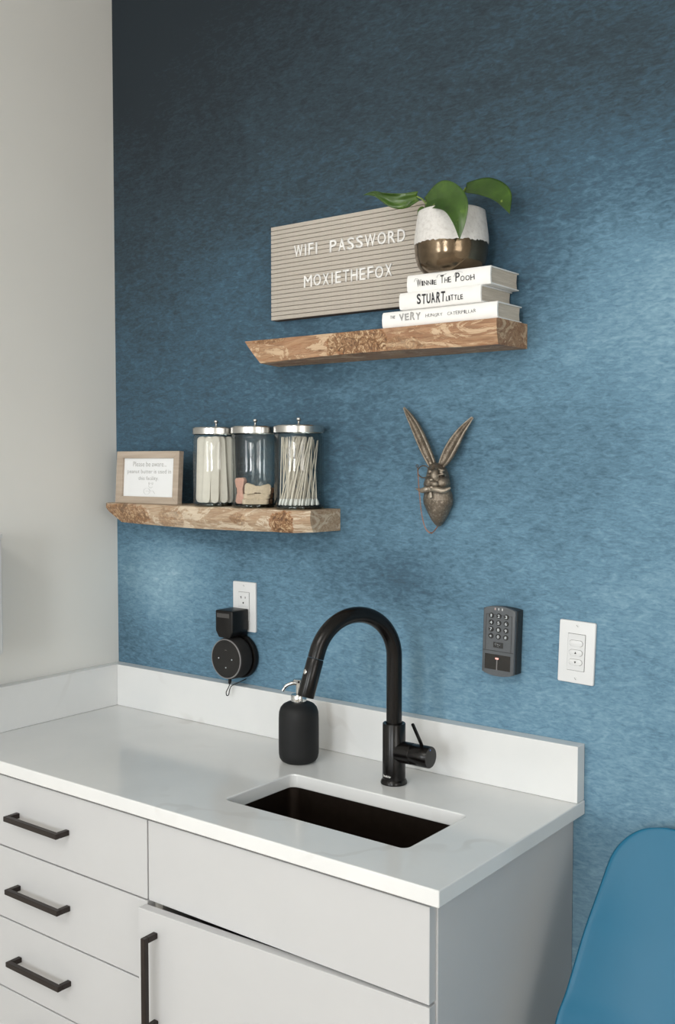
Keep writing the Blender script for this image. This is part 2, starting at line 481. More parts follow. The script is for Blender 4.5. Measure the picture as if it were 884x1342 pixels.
def text_bm(s, width=None, height=None, depth=0.0006, bold=0.0, outline=0.0, shear=0.0):
    """lettering in the XZ plane facing -Y, lower left corner of its box at the origin; fitted to width and height"""
    cu = bpy.data.curves.new('lettering', 'FONT')
    cu.body = s; cu.size = 1.0; cu.offset = bold; cu.shear = shear
    cu.resolution_u = 3
    if outline:
        cu.fill_mode = 'NONE'; cu.bevel_depth = outline; cu.bevel_resolution = 0
    o = bpy.data.objects.new('lettering', cu); link(o)
    dg = bpy.context.evaluated_depsgraph_get()
    me = bpy.data.meshes.new_from_object(o.evaluated_get(dg))
    bpy.data.objects.remove(o); bpy.data.curves.remove(cu)
    bm = BM(); bm.from_mesh(me); bpy.data.meshes.remove(me)
    x0 = min(v.co.x for v in bm.verts); x1 = max(v.co.x for v in bm.verts)
    y0 = min(v.co.y for v in bm.verts); y1 = max(v.co.y for v in bm.verts)
    sy = (height / (y1 - y0)) if height else None
    sx = (width / (x1 - x0)) if width else sy
    sy = sy or sx
    for v in bm.verts: v.co = Vector(((v.co.x - x0) * sx, 0.0 if not outline else v.co.z * sy * 0.3, (v.co.y - y0) * sy))
    if not outline and depth:
        r = bmesh.ops.extrude_face_region(bm, geom=list(bm.faces))
        bmesh.ops.translate(bm, verts=[g for g in r['geom'] if isinstance(g, bmesh.types.BMVert)], vec=(0, -depth, 0))
    return bm

def moved(bm, vec, rot=None):
    if rot is not None: bmesh.ops.rotate(bm, verts=bm.verts, cent=(0, 0, 0), matrix=rot)
    bmesh.ops.translate(bm, verts=bm.verts, vec=vec); return bm

def join(dst, src):
    me = bpy.data.meshes.new('tmp'); src.to_mesh(me); src.free(); dst.from_mesh(me); bpy.data.meshes.remove(me); return dst

# ------------------------------------------------------------------ the room
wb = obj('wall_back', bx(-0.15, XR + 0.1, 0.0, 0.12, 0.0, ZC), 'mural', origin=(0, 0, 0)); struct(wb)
struct(obj('wall_left', bx(-0.12, 0.0, YF, 0.0, 0.0, ZC), 'paint', origin=(0, 0, 0)))
struct(obj('wall_right', bx(XR, XR + 0.12, YF, 0.0, 0.0, ZC), 'paint_right', origin=(0, 0, 0)))
struct(obj('floor', bx(-0.12, XR + 0.12, YF - 0.12, 0.12, -0.1, 0.0), 'floor', origin=(0, 0, 0)))
struct(obj('ceiling', bx(-0.12, XR + 0.12, YF - 0.12, 0.12, ZC, ZC + 0.1), 'ceiling', origin=(0, 0, 0)))
bm = BM()
xs = [-0.12]
for cx, w in WIN: xs += [cx - w / 2, cx + w / 2]
xs.append(XR + 0.12)
for i in range(0, len(xs), 2): box(bm, xs[i], xs[i + 1], YF - 0.12, YF, 0.0, ZC)
for cx, w in WIN:
    box(bm, cx - w / 2, cx + w / 2, YF - 0.12, YF, 0.0, WZ0); box(bm, cx - w / 2, cx + w / 2, YF - 0.12, YF, WZ1, ZC)
struct(obj('wall_front', bm, 'paint', origin=(0, 0, 0)))
for i, (cx, w) in enumerate(WIN):
    bm = BM()
    for a, b in ((cx - w / 2 + 0.001, cx - w / 2 + 0.05), (cx + w / 2 - 0.05, cx + w / 2 - 0.001)): box(bm, a, b, YF - 0.1, YF - 0.04, WZ0 + 0.001, WZ1 - 0.001)
    for a, b in ((WZ0 + 0.001, WZ0 + 0.05), (WZ1 - 0.05, WZ1 - 0.001)): box(bm, cx - w / 2 + 0.05, cx + w / 2 - 0.05, YF - 0.1, YF - 0.04, a, b)
    wn = struct(obj('window_%d' % (i + 1), bm, 'trim'))
    obj('pane', bx(cx - w / 2 + 0.05, cx + w / 2 - 0.05, YF - 0.075, YF - 0.069, WZ0 + 0.05, WZ1 - 0.05), 'frame_glass', wn)

# ------------------------------------------------------------------ worktop with splashes
ZT = 0.91; TH = 0.0264
top = thing('countertop', 'white quartz countertop with backsplash and sink cutout', 'countertop', (0.64, -0.25, ZT - TH))
HX0, HX1, HY0, HY1 = 0.7505, 1.1485, -0.3975, -0.2015
def slab():
    bm = BM()
    X0, X1, Y0, Y1 = 0.0005, 1.2763, -0.5032, -0.0005
    inner = rrect(HX0, HX1, HY0, HY1, 0.014, 5)
    layers = []
    for z in (ZT, ZT - TH):
        o = [bm.verts.new((x, y, z)) for x, y in ((X0, Y0), (X1, Y0), (X1, Y1), (X0, Y1))]
        i = [bm.verts.new((x, y, z)) for x, y in inner]
        es = [bm.edges.new((o[k], o[(k + 1) % 4])) for k in range(4)] + [bm.edges.new((i[k], i[(k + 1) % len(i)])) for k in range(len(i))]
        bmesh.ops.triangle_fill(bm, use_beauty=True, use_dissolve=False, edges=es)
        layers.append((o, i))
    for k in range(4): bm.faces.new((layers[0][0][k], layers[0][0][(k + 1) % 4], layers[1][0][(k + 1) % 4], layers[1][0][k]))
    n = len(inner)
    for k in range(n): bm.faces.new((layers[0][1][k], layers[0][1][(k + 1) % n], layers[1][1][(k + 1) % n], layers[1][1][k]))
    return bm
sl = obj('slab', slab(), 'quartz', top)
bv = sl.modifiers.new('edge', 'BEVEL'); bv.width = 0.0022; bv.segments = 3; bv.limit_method = 'ANGLE'; bv.angle_limit = 0.8
bv.harden_normals = False
obj('back_splash', bx(0.0292, 1.2745, -0.0306, -0.0006, ZT + 0.0003, 1.014, bev=0.0012), 'quartz', top)
obj('side_splash', bx(0.0006, 0.029, -0.5, -0.0006, ZT + 0.0003, 1.014, bev=0.0012), 'quartz', top)

# ------------------------------------------------------------------ sink
sk = thing('sink', 'dark bronze undermount sink set in the white countertop', 'sink', (0.9495, -0.2995, 0.69))
def basin():
    bm = BM()
    def ring(x0, x1, y0, y1, r, z): return [bm.verts.new((x, y, z)) for x, y in rrect(x0, x1, y0, y1, r, 6)]
    z1 = ZT - TH - 0.001
    e = 0.006
    R = [ring(HX0 - .022, HX1 + .022, HY0 - .022, HY1 + .022, .03, z1 - .002),
         ring(HX0 - .022, HX1 + .022, HY0 - .022, HY1 + .022, .03, z1),
         ring(HX0 - e, HX1 + e, HY0 - e, HY1 + e, .02, z1),
         ring(HX0 - e + .001, HX1 + e - .001, HY0 - e + .001, HY1 + e - .001, .02, z1 - .012),
         ring(HX0, HX1, HY0, HY1, .02, .735), ring(HX0 + .006, HX1 - .006, HY0 + .006, HY1 - .006, .02, .712), ring(HX0 + .03, HX1 - .03, HY0 + .03, HY1 - .03, .02, .704),
         ring(.9495 - .03, .9495 + .03, -.3295, -.2695, .0299, .7)]
    n = len(R[0])
    for a, b in zip(R, R[1:]):
        for k in range(n): bm.faces.new((a[k], a[(k + 1) % n], b[(k + 1) % n], b[k]))
    bm.faces.new(R[-1])
    return bm
bs = obj('basin', basin(), 'sink', sk, smooth=True)
so = bs.modifiers.new('wall', 'SOLIDIFY'); so.thickness = 0.0015; so.offset = -1
obj('drain', lathe(BM(), [(0, .699), (.040, .699), (.042, .7045), (.036, .7055), (.03, .703), (0, .7025)], (.9495, -.2995, 0), 32), 'handle', sk, True)

# ------------------------------------------------------------------ cabinets
YC = -0.470      # front of the cabinet boxes
YD = -0.489      # face of the drawer fronts
ZB = ZT - TH - 0.0004
def carcass(x0, x1):
    bm = BM()
    t = 0.018
    box(bm, x0, x0 + t, YC, -0.002, 0.0, ZB); box(bm, x1 - t, x1, YC, -0.002, 0.0, ZB)
    box(bm, x0 + t, x1 - t, YC, -0.002, 0.1, 0.118); box(bm, x0 + t, x1 - t, -0.012, -0.002, 0.118, ZB)
    box(bm, x0 + t, x1 - t, YC, YC + 0.05, ZB - 0.018, ZB)
    box(bm, x0 + t, x1 - t, YC + 0.06, YC + 0.075, 0.0, 0.1)
    return bm
def bar_handle(bm, p0, p1, out, s=0.0052):
    """square-section bar pull between p0 and p1 (on the face), standing off along -y by out"""
    p0 = Vector(p0); p1 = Vector(p1)
    lo = Vector([min(p0[i], p1[i]) for i in range(3)]); hi = Vector([max(p0[i], p1[i]) for i in range(3)])
    y = p0.y
    box(bm, lo.x - s, hi.x + s, y - out - s, y - out + s, lo.z - s, hi.z + s, bev=0.0008, seg=1)
    for p in (p0, p1): box(bm, p.x - s, p.x + s, y - out + s, y, p.z - s, p.z + s, bev=0.0008, seg=1)
    return bm
dc = thing('drawer_cabinet', 'white drawer cabinet with dark bar pulls, left of the sink cabinet', 'cabinet', (0.325, -0.24, 0))
obj('body', carcass(0.002, 0.6455), 'carcass', dc)
for z0, z1, hz in ((0.7265, 0.8745, 0.801), (0.5735, 0.7235, 0.6495), (0.4235, 0.5705, 0.4985), (0.108, 0.4205, 0.35)):
    fr = obj('drawer_front', bx(0.004, 0.6443, YD, YC - 0.0004, z0, z1, bev=0.0008, seg=1), 'cabinet', dc)
    h = obj('handle', bar_handle(BM(), (0.2568, YD, hz), (0.4165, YD, hz), 0.0275), 'handle', fr)
    h['label'] = 'dark bronze bar pull'
sc = thing('sink_cabinet', 'white sink cabinet with its lower door slightly ajar', 'cabinet', (0.95, -0.24, 0))
obj('body', carcass(0.6462, 1.2360), 'carcass', sc)
obj('end_panel', bx(1.2363, 1.2545, YC, -0.002, 0.0, ZB, bev=0.0006, seg=1), 'cabinet', sc)
obj('false_front', bx(0.6478, 1.2515, YD, YC - 0.0004, 0.7265, 0.8745, bev=0.0008, seg=1), 'cabinet', sc)
door_bm = moved(bx(-0.6037, 0.0, -0.019, 0.0, 0.108, 0.7228, bev=0.0008, seg=1), (1.2515, YC - 0.0006, 0), Matrix.Rotation(math.radians(2.5), 3, 'Z'))
dr = obj('door', door_bm, 'cabinet', sc)
hb = moved(bar_handle(BM(), (-0.560, -0.019, 0.683), (-0.560, -0.019, 0.523), 0.0275), (1.2515, YC - 0.0006, 0), Matrix.Rotation(math.radians(2.5), 3, 'Z'))
h = obj('handle', hb, 'handle', dr); h['label'] = 'dark bronze bar pull'

# ------------------------------------------------------------------ faucet
FX, FY = 0.9428, -0.1290
fc = thing('faucet', 'matte black gooseneck pull-down faucet behind the sink', 'faucet', (FX, FY, ZT))
obj('base_flange', lathe(BM(), [(0, ZT + .0002), (.0255, ZT + .0002), (.0258, ZT + .003), (.0236, ZT + .0075), (.0225, ZT + .009), (0, ZT + .009)], (FX, FY, 0), 40), 'black_satin', fc, True)
obj('body', lathe(BM(), [(0, ZT + .009), (.0221, ZT + .009), (.0221, 1.0255), (.0212, 1.0268), (.0165, 1.0268), (.0165, 1.022), (0, 1.022)], (FX, FY, 0), 40), 'black_satin', fc, True)
phi = math.radians(20); DV = Vector((-math.sin(phi), -math.cos(phi), 0))
R_, ZC_ = 0.088, 1.154
pts = [Vector((FX, FY, z)) for z in (1.0225, 1.06, 1.10, 1.13)]
sweep = math.radians(180 - 17.6)
for i in range(33):
    a = sweep * i / 32
    pts.append(Vector((FX, FY, 0)) + DV * (R_ - R_ * math.cos(a)) + Vector((0, 0, ZC_ + R_ * math.sin(a))))
td = (DV * math.sin(math.radians(17.6)) + Vector((0, 0, -math.cos(math.radians(17.6))))).normalized()
pts.append(pts[-1] + td * 0.012)
obj('spout', tube(BM(), pts, 0.0150, 28), 'black_satin', fc, True)
e0 = pts[-1]
sh = obj('spray_head', tube(BM(), [e0 + td * .0008, e0 + td * .003, e0 + td * .07, e0 + td * .0715], [.0148, .0154, .0156, .0150], 28), 'black_satin', fc, True)
q = td.cross(Vector((0, 0, 1))).normalized()
fwd = q.cross(td).normalized()
if fwd.dot(DV) < 0: fwd = -fwd
side = (fwd * 0.9 + Vector((0.0, -0.45, 0))).normalized()
bc = e0 + td * 0.026 + side * 0.0148
obj('spray_button', tube(BM(), [bc, bc + side * 0.002, bc + side * 0.003], [.0045, .0045, .003], 20), 'chrome', sh, True)
hz = 0.9735
obj('handle_barrel', lathe(BM(), [(0, .012), (.0205, .012), (.0205, .0425), (.0199, .0432), (.0199, .0442), (.0205, .045), (.0205, .0815), (.0196, .083), (0, .083)], (FX, FY, hz), 36, 'x'), 'black_satin', fc, True)
obj('handle_lever', tube(BM(), [(1.006, FY, hz + .019), (1.006, FY - .004, hz + .026), (1.006, FY - .0315, hz + .066), (1.006, FY - .032, hz + .067)], [.0034, .0034, .0031, .0026], 14), 'black_satin', fc, True)
obj('handle_mark', lathe(BM(), [(0, 0), (.0015, 0), (.0014, .0003), (0, .0003)], (FX + .083, FY - .002, hz + .0145), 12, 'x'), simple('blue_mark', srgb(70, 120, 200), 0.4), fc)
# small white maker's lettering wrapped round the foot of the body
lt = BM()
for i_ in range(8):
    x_ = i_ * .0023; hh_ = (.0042, .0026, .0030, .0026, .0042, .0028, .0040, .0026)[i_]
    join(lt, moved(bx(0, .0007, -.0001, .0001, 0, hh_), (x_, 0, 0)))
    join(lt, moved(bx(0, .0014, -.0001, .0001, 0, .0007), (x_ + .0005, 0, (.0019 if i_ % 2 else 0))))
for v in lt.verts:
    a = math.radians(-118) + v.co.x / 0.0222; rr_ = 0.0223 - v.co.y
    v.co = Vector((FX + rr_ * math.cos(a), FY + rr_ * math.sin(a), ZT + 0.0155 + v.co.z))
obj('maker_mark', lt, 'letter', fc)

# ------------------------------------------------------------------ soap dispenser
SX, SY = 0.7060, -0.1290
sp = thing('soap_dispenser', 'matte black soap dispenser bottle with chrome pump on countertop', 'soap dispenser', (SX, SY, ZT))
z = ZT
prof = [(0, z + .0002), (.030, z + .0002), (.0355, z + .003), (.0395, z + .009), (.0412, z + .018), (.0415, z + .04), (.0413, z + .09), (.0405, z + .103), (.0375, z + .112), (.032, z + .1185), (.024, z + .1225), (.018, z + .1242), (0, z + .1245)]
obj('bottle', lathe(BM(), prof, (SX, SY, 0), 48), 'black_rubber', sp, True, angle=1.2)
obj('collar', lathe(BM(), [(0, z + .1225), (.0158, z + .1225), (.0162, z + .124), (.0162, z + .1365), (.0150, z + .139), (.006, z + .140), (0, z + .140)], (SX, SY, 0), 32), 'chrome', sp, True)
pm = obj('pump_stem', lathe(BM(), [(0, z + .139), (.0056, z + .139), (.0056, z + .163), (.0105, z + .1655), (.0115, z + .1685), (.0100, z + .1705), (0, z + .171)], (SX, SY, 0), 28), 'chrome', sp, True)
nv = Vector((-0.80, -0.60, 0)).normalized()
base = Vector((SX, SY, z + .162))
obj('nozzle', tube(BM(), spline([base + nv * .003, base + nv * .014 + Vector((0, 0, -.0005)), base + nv * .026 + Vector((0, 0, -.006)), base + nv * .033 + Vector((0, 0, -.016))], 6), [.0042] * 8 + [.0036] * 6 + [.003] * 5, 14), 'chrome', pm, True)

# ------------------------------------------------------------------ live-edge shelves
def shelf_bm(n, sec, jitter, seed, xl, xr):
    """sec(s)-> list of (y,z) cross-section points for s in 0..1; xl/xr: per-point ends"""
    bm = BM(); rings = []
    for i in range(n + 1):
        s = i / n; S = sec(s)
        ring = []
        for k, (y, zz, mob) in enumerate(S):
            x = xl[k] + (xr[k] - xl[k]) * s
            d = 0.0; dz = 0.0
            if mob:
                p = Vector((x * 9 + seed, zz * 26, seed))
                d = mob * jitter * (noise.noise(p) + 0.5 * noise.noise(p * 2.7) + 0.25 * noise.noise(p * 6.1))
                dz = 0.35 * mob * jitter * noise.noise(p * 1.7 + Vector((9, 0, 0)))
                fade = min(1, (1 - s) * 30 + 0.15)
                d *= fade; dz *= fade
            ring.append(bm.verts.new((x, y + d, zz + (dz if 2 < k < len(S) - 1 else 0))))
        rings.append(ring)
    m = len(rings[0])
    for a, b in zip(rings, rings[1:]):
        for k in range(m): bm.faces.new((a[k], a[(k + 1) % m], b[(k + 1) % m], b[k]))
    bm.faces.new(rings[0]); bm.faces.new(rings[-1][::-1])
    return bm
ZU = 1.7810
def sec_u(s):
    zb = 1.7325 + 0.0050 * math.sin(PI * min(1, s * 1.1)) + 0.002 * s
    out = [(-.0008, 1.7355, 0), (-.0008, ZU, 0), (-.114, ZU, 0)]
    for k in range(10):
        t = k / 9
        out.append((-.1185 + .0075 * t * t, ZU - .0012 - (ZU - .0012 - zb) * t, 0.35 if k in (0, 9) else 1.0))
    return out
xl = [.545, .535, .549] + [.551 + .038 * k / 9 for k in range(10)]
xr = [1.1515] * 13
UO = (0.85, -0.06, 1.732)
MAT['wood_upper'] = wood('spalted_live_edge_wood', [((-.010, -.055, .026), (.125, .1, .046), 0.95), ((.09, -.055, .012), (.10, .1, .030), 0.55), ((-.23, -.055, .045), (.07, .1, .012), 0.7)], 0.25,
                         light=(182, 146, 112), mid=(158, 116, 84), dark=(104, 72, 48), cream=(212, 186, 154))
us = obj('wall_shelf', shelf_bm(110, sec_u, 0.0035, 3.0, xl, xr), 'wood_upper', None, True, origin=UO, angle=0.5)
tag(us, 'thick live-edge wooden wall shelf holding the stacked books and potted plant', 'shelf', 'live-edge wall shelves')
ZL = 1.4262
def sec_l(s):
    zb = 1.3805 - 0.0055 * math.sin(PI * min(1, max(0, s))) - 0.002 * math.exp(-((s - .9) / .06) ** 2)
    out = [(-.0008, 1.3796, 0), (-.0008, ZL, 0), (-.094, ZL, 0)]
    for k in range(10):
        t = k / 9
        bul = 0.004 * math.sin(PI * t)
        out.append((-.1005 - bul + .009 * t * t, ZL - .0012 - (ZL - .0012 - zb) * t, 0.5 if k in (0, 9) else 1.0))
    return out
xl = [.06, .05, .070] + [.0835 - .004 * math.sin(min(1, k / 3) * PI / 2) + .044 * max(0, (k - 2) / 7) ** 1.15 for k in range(10)]
xr = [.7157] * 3 + [.7157] * 10
LO = (0.40, -0.05, 1.376)
MAT['wood_lower'] = wood('knotty_live_edge_wood', [((-.26, -.05, .022), (.14, .1, .05), 0.85), ((.235, -.05, .020), (.062, .1, .045), 1.0), ((-.10, -.05, .02), (.07, .1, .04), 0.45), ((.115, -.05, .026), (.036, .1, .022), 0.55)], 0.1,
                         light=(196, 176, 150), mid=(176, 148, 120), dark=(124, 92, 66), cream=(216, 202, 180))
ls = obj('wall_shelf', shelf_bm(120, sec_l, 0.0055, 11.0, xl, xr), 'wood_lower', None, True, origin=LO, angle=0.5)
tag(ls, 'thick live-edge wooden wall shelf holding the three glass jars', 'shelf', 'live-edge wall shelves')

# ------------------------------------------------------------------ letter board
LX0, LX1, LZ0, LZ1 = 0.5435, 0.9400, 1.8345, 2.0365
YB = -0.0245
lb = thing('letter_board', 'taupe felt letter board with white letters above the upper shelf', 'letter board', ((LX0 + LX1) / 2, -0.012, LZ0))
obj('backing', bx(LX0, LX1, YB + .004, -0.0008, LZ0, LZ1), 'felt_dark', lb)
NS = 22; pitch = (LZ1 - LZ0) / NS
slat_me = None
for i in range(NS):
    z0 = LZ0 + i * pitch
    if slat_me is None:
        o = obj('slat', bx(LX0, LX1, YB, YB + .0042, z0 + .0005, z0 + pitch - .0005, bev=0.0006, seg=2), 'felt', lb, True); slat_me = o
    else:
        o = slat_me.copy(); link(o); o.location = (0, 0, i * pitch)
def board_word(word, x0, x1, zb, h):
    rel = {'W': 1.45, 'I': 0.42, 'M': 1.25, 'O': 1.15, 'E': 0.9, 'F': 0.88, 'T': 0.95, 'S': 0.98}
    ws = [rel.get(c, 1.0) for c in word]; gap = 0.26
    u = (x1 - x0) / (sum(ws) + gap * (len(word) - 1)); x = x0
    for c, w in zip(word, ws):
        lw = w * u
        t = text_bm(c, width=max(lw, .003) if c != 'I' else .0038, height=h, depth=.002, bold=0.010 if c not in 'MW' else 0.0)
        dz = random.uniform(-.0008, .0008)
        obj('letter', moved(t, (x + (0 if c != 'I' else (lw - .0034) / 2), YB - .0003, zb + dz)), 'letter', lb)
        x += lw + gap * u
board_word('WIFI', 0.6110, 0.6750, 1.9640, 0.0250)
board_word('PASSWORD', 0.7070, 0.8960, 1.9625, 0.0250)
board_word('MOXIETHEFOX', 0.6380, 0.8650, 1.8965, 0.0250)

# ------------------------------------------------------------------ books
def stroke(pts, w=0.0007, y=0.0):
    return tube(BM(), [(p[0], y, p[1]) for p in pts], w, 6, True, 0.25)
def book(label, x0, x1, y0, y1, z0, z1, title):
    b = thing('book', label, 'book', ((x0 + x1) / 2, (y0 + y1) / 2, z0), group='white hardback books on the upper shelf')
    t = 0.0022
    bm = BM()
    zc = (z0 + z1) / 2; hh = (z1 - z0) / 2
    spine = [(y0 + .004, z1), (y0 + .0012, z1 - hh * .25), (y0, zc), (y0 + .0012, z0 + hh * .25), (y0 + .004, z0)]
    out = spine[:]
    out += [(y1, z0), (y1, z0 + t), (y0 + .0052, z0 + t)] + [(y0 + .0035, zc)] + [(y0 + .0052, z1 - t), (y1, z1 - t), (y1, z1)]
    prism(bm, out, x0, x1, 'x', bev=0.0006, seg=1)
    cv = obj('cover', bm, 'paper_white', b, True, angle=0.6)
    pg = BM()
    pp = [(y0 + .0058, z1 - t - .0001), (y0 + .0042, zc), (y0 + .0058, z0 + t + .0001), (y1 - .004, z0 + t + .0001), (y1 - .006, zc), (y1 - .004, z1 - t - .0001)]
    prism(pg, pp, x0 + .003, x1 - .0025, 'x')
    obj('page_block', pg, 'pages', b)
    for bm_, mt in title(y0 - .0004):
        obj('title', bm_, mt, cv)
    return b
def word(s, x0, x1, zb, h, y, mat='ink', rise=0.0, wob=0.0006, bold=0.0, outline=0.0, seed=1, first=1.0):
    rnd = random.Random(seed)
    rel = {'W': 1.4, 'w': 1.3, 'I': 0.5, 'i': 0.4, 'L': 0.8, 'T': 1.0, 'l': 0.4, 'E': 0.85, '.': 0.25}
    ws = [rel.get(c, 1.0) for c in s]; gap = 0.22
    u = (x1 - x0) / (sum(ws) + gap * (len(s) - 1)); x = x0; dst = BM()
    for n_, (c, w) in enumerate(zip(s, ws)):
        hh = h * (first if n_ == 0 else 1.0) * rnd.uniform(.92, 1.06)
        t = text_bm(c, width=max(w * u, .0006), height=hh, depth=.0002, bold=bold, outline=outline)
        r = Matrix.Rotation(rnd.uniform(-.09, .09), 3, 'Y')
        join(dst, moved(t, (x, y, zb + rise * (x - x0) + rnd.uniform(-wob, wob)), r))
        x += (w + gap) * u
    return dst, mat
B3, B2, B1 = (ZU + .0002, 1.8108), (1.8112, 1.8420), (1.8424, 1.8745)
def t3(y):
    return [word('THE', .9215, .9330, B3[0] + .0165, .006, y, 'ink_grey', seed=3, bold=-.01),
            word('VERY', .9430, .9900, B3[0] + .0105, .0135, y - .0002, 'ink_grey', seed=4, outline=.02, wob=.001),
            word('HUNGRY', 1.0010, 1.0380, B3[0] + .0125, .0058, y, 'ink_grey', seed=5, bold=-.01),
            word('CATERPILLAR', 1.0480, 1.1080, B3[0] + .0125, .0060, y, 'ink_grey', seed=6, bold=-.01)]
def t2(y):
    return [word('STUART', .9880, 1.0480, B2[0] + .0065, .0195, y, 'ink', seed=7, bold=.02, wob=.0004),
            word('LITTLE', 1.0500, 1.0860, B2[0] + .0075, .0090, y, 'ink', seed=8, bold=.012)]
def t1(y):
    L = [word('WINNIE', .9830, 1.0260, B1[0] + .0095, .0088, y, 'ink', seed=9, first=1.45, bold=.004),
         word('THE', 1.0345, 1.0570, B1[0] + .0100, .0100, y, 'ink', seed=10, first=1.45, bold=.004),
         word('POOH', 1.0660, 1.1060, B1[0] + .0095, .0095, y, 'ink', seed=11, first=1.7, bold=.004)]
    for c in ([(.977, .019), (.980, .024), (.985, .0235), (.987, .020)], [(1.026, .021), (1.030, .0265), (1.037, .025), (1.047, .0265)], [(1.063, .019), (1.066, .026), (1.074, .0275), (1.081, .025)]):
        P_ = spline([(p[0], 0, B1[0] + p[1]) for p in c], 5)
        L.append((stroke([(p.x, p.z) for p in P_], .0005, y), 'ink'))
    return L
book('white hardback with outlined title word, bottom of the stack on the upper shelf', .9020, 1.1500, -.1145, -.0200, B3[0], B3[1], t3)
book('white hardback with bold tall black title, middle of the book stack', .9470, 1.1215, -.1230, -.0045, B2[0], B2[1], t2)
book('white hardback with curly hand-lettered title, topmost in the stack under the plant pot', .9600, 1.1370, -.1165, -.0070, B1[0], B1[1], t1)

# ------------------------------------------------------------------ potted plant
PX, PY, PZ = 1.0300, -0.0720, B1[1] + .0003
pp = thing('potted_plant', 'pothos plant in a white and bronze glazed pot on the books', 'plant', (PX, PY, PZ))
H = 0.1150
def pot_r(t):        # outer radius at height fraction
    pts_ = [(0, .047), (.06, .0555), (.14, .0625), (.28, .0673), (.45, .0688), (.6, .0680), (.8, .0650), (.95, .0625), (1.0, .0615)]
    for (a, ra), (b, rb) in zip(pts_, pts_[1:]):
        if a <= t <= b: return ra + (rb - ra) * (t - a) / (b - a)
    return pts_[-1][1]
SPL = 0.475
prof = [(0, PZ), (.043, PZ)] + [(pot_r(t), PZ + H * t) for t in [i * SPL / 14 for i in range(15)]]
prof += [(pot_r(SPL) - .003, PZ + H * SPL), (.0, PZ + H * SPL - .002)]
lower = obj('bronze_band', lathe(BM(), prof, (PX, PY, 0), 56), 'pot_bronze', pp, True, angle=0.9)
lower['label'] = 'shiny bronze lower half of the pot'
wbm = BM(); N = 112; rows = []
ts = [0.0] + [i / 10 for i in range(1, 11)]
def edge_t(a):
    p = Vector((math.cos(a) * 5, math.sin(a) * 5, 2.0))
    return SPL - .006 + .035 * noise.noise(p) + .022 * noise.noise(p * 3.3)
for t in ts:
    row = []
    for i in range(N):
        a = 2 * PI * i / N; tt = edge_t(a) * (1 - t) + t
        r = pot_r(tt) + .0009 * (1 if t > 0.02 else 0.2)
        row.append(wbm.verts.new((PX + r * math.cos(a), PY + r * math.sin(a), PZ + H * tt)))
    rows.append(row)
for rr, hh in ((.0600, H + .0012), (.0585, H), (.0580, H * .8), (.058, H * .72), (.0605, H * .60)):
    rows.append([wbm.verts.new((PX + rr * math.cos(2 * PI * i / N), PY + rr * math.sin(2 * PI * i / N), PZ + hh)) for i in range(N)])
for a, b in zip(rows, rows[1:]):
    for i in range(N): wbm.faces.new((a[i], a[(i + 1) % N], b[(i + 1) % N], b[i]))
obj('white_band', wbm, 'pot_white', pp, True, angle=1.2)['label'] = 'white crackled upper half of the pot'
sbm = lathe(BM(), [(0, PZ + H * .82), (.02, PZ + H * .825), (.045, PZ + H * .815), (.0575, PZ + H * .80), (.0575, PZ + H * .76), (0, PZ + H * .76)], (PX, PY, 0), 40)
obj('soil', sbm, 'soil', pp, True)

def lerp_list(L, t):
    P = spline([(v, 0, 0) for v in L], 8); j = t * (len(P) - 1); i = min(int(j), len(P) - 2)
    return max(0.0002, P[i].x + (P[i + 1].x - P[i].x) * (j - i))
def leaf(spine_pts, side, wpos, wneg, fold, parent, cup=0.0, ruffle=0.0, seed=0, m=14):
    """spine base -> tip; side: side vector at base and tip; half widths on either side; fold: how far the edges rise along the normal"""
    S = spline(spine_pts, 9); n = len(S) - 1
    bm = BM(); rows = []
    s0, s1 = [Vector(v).normalized() for v in side]
    for i, p in enumerate(S):
        t = i / n
        tan = (S[min(i + 1, n)] - S[max(i - 1, 0)]).normalized()
        sd = (s0 * (1 - t) + s1 * t); sd = (sd - tan * sd.dot(tan)).normalized()
        nm = sd.cross(tan).normalized()
        row = []
        for k in range(-m // 2, m // 2 + 1):
            u = k / (m // 2)
            w = lerp_list(wpos if u > 0 else wneg, t)
            hgt = fold * abs(u) * w - cup * u * u * w
            hgt += ruffle * w * abs(u) * noise.noise(Vector((t * 5 + seed, u * 1.5, seed)))
            hgt += 0.0007 * math.exp(-(u / .12) ** 2) * (1 - t)          # raised midrib
            back = -0.45 * w * (1 - t) ** 4 * abs(u) ** 1.5               # the heart's lobes reach back past the stalk
            row.append(bm.verts.new(p + sd * (u * w) + nm * hgt + tan * back))
        rows.append(row)
    for a, b in zip(rows, rows[1:]):
        for k in range(m): bm.faces.new((a[k], a[k + 1], b[k + 1], b[k]))
    o = obj('leaf', bm, 'leaf', parent, True, angle=None)
    sm = o.modifiers.new('thick', 'SOLIDIFY'); sm.thickness = 0.0007
    return o
# middle leaf arches over the front rim, tip hanging down
leaf([(.9966, -.1050, 2.0058), (1.0423, -.1280, 2.0041), (1.0783, -.1450, 1.9831), (1.0915, -.1510, 1.9534), (1.0942, -.1500, 1.9186)],
     [(-.15, .10, 1), (.80, .55, .15)], [.010, .0275, .0270, .0150, .0003], [.008, .0230, .0230, .0125, .0003], -0.12, pp, cup=0.16, ruffle=0.12, seed=2)
# right leaf reaches up and out, tip drooping
leaf([(1.0619, -.0750, 2.0296), (1.1056, -.0880, 2.0190), (1.1422, -.0960, 1.9971), (1.1660, -.1000, 1.9630)],
     [(-.05, .30, 1), (.75, .60, .25)], [.010, .0260, .0240, .0003], [.008, .0140, .0110, .0003], 0.22, pp, cup=0.15, ruffle=0.12, seed=5)
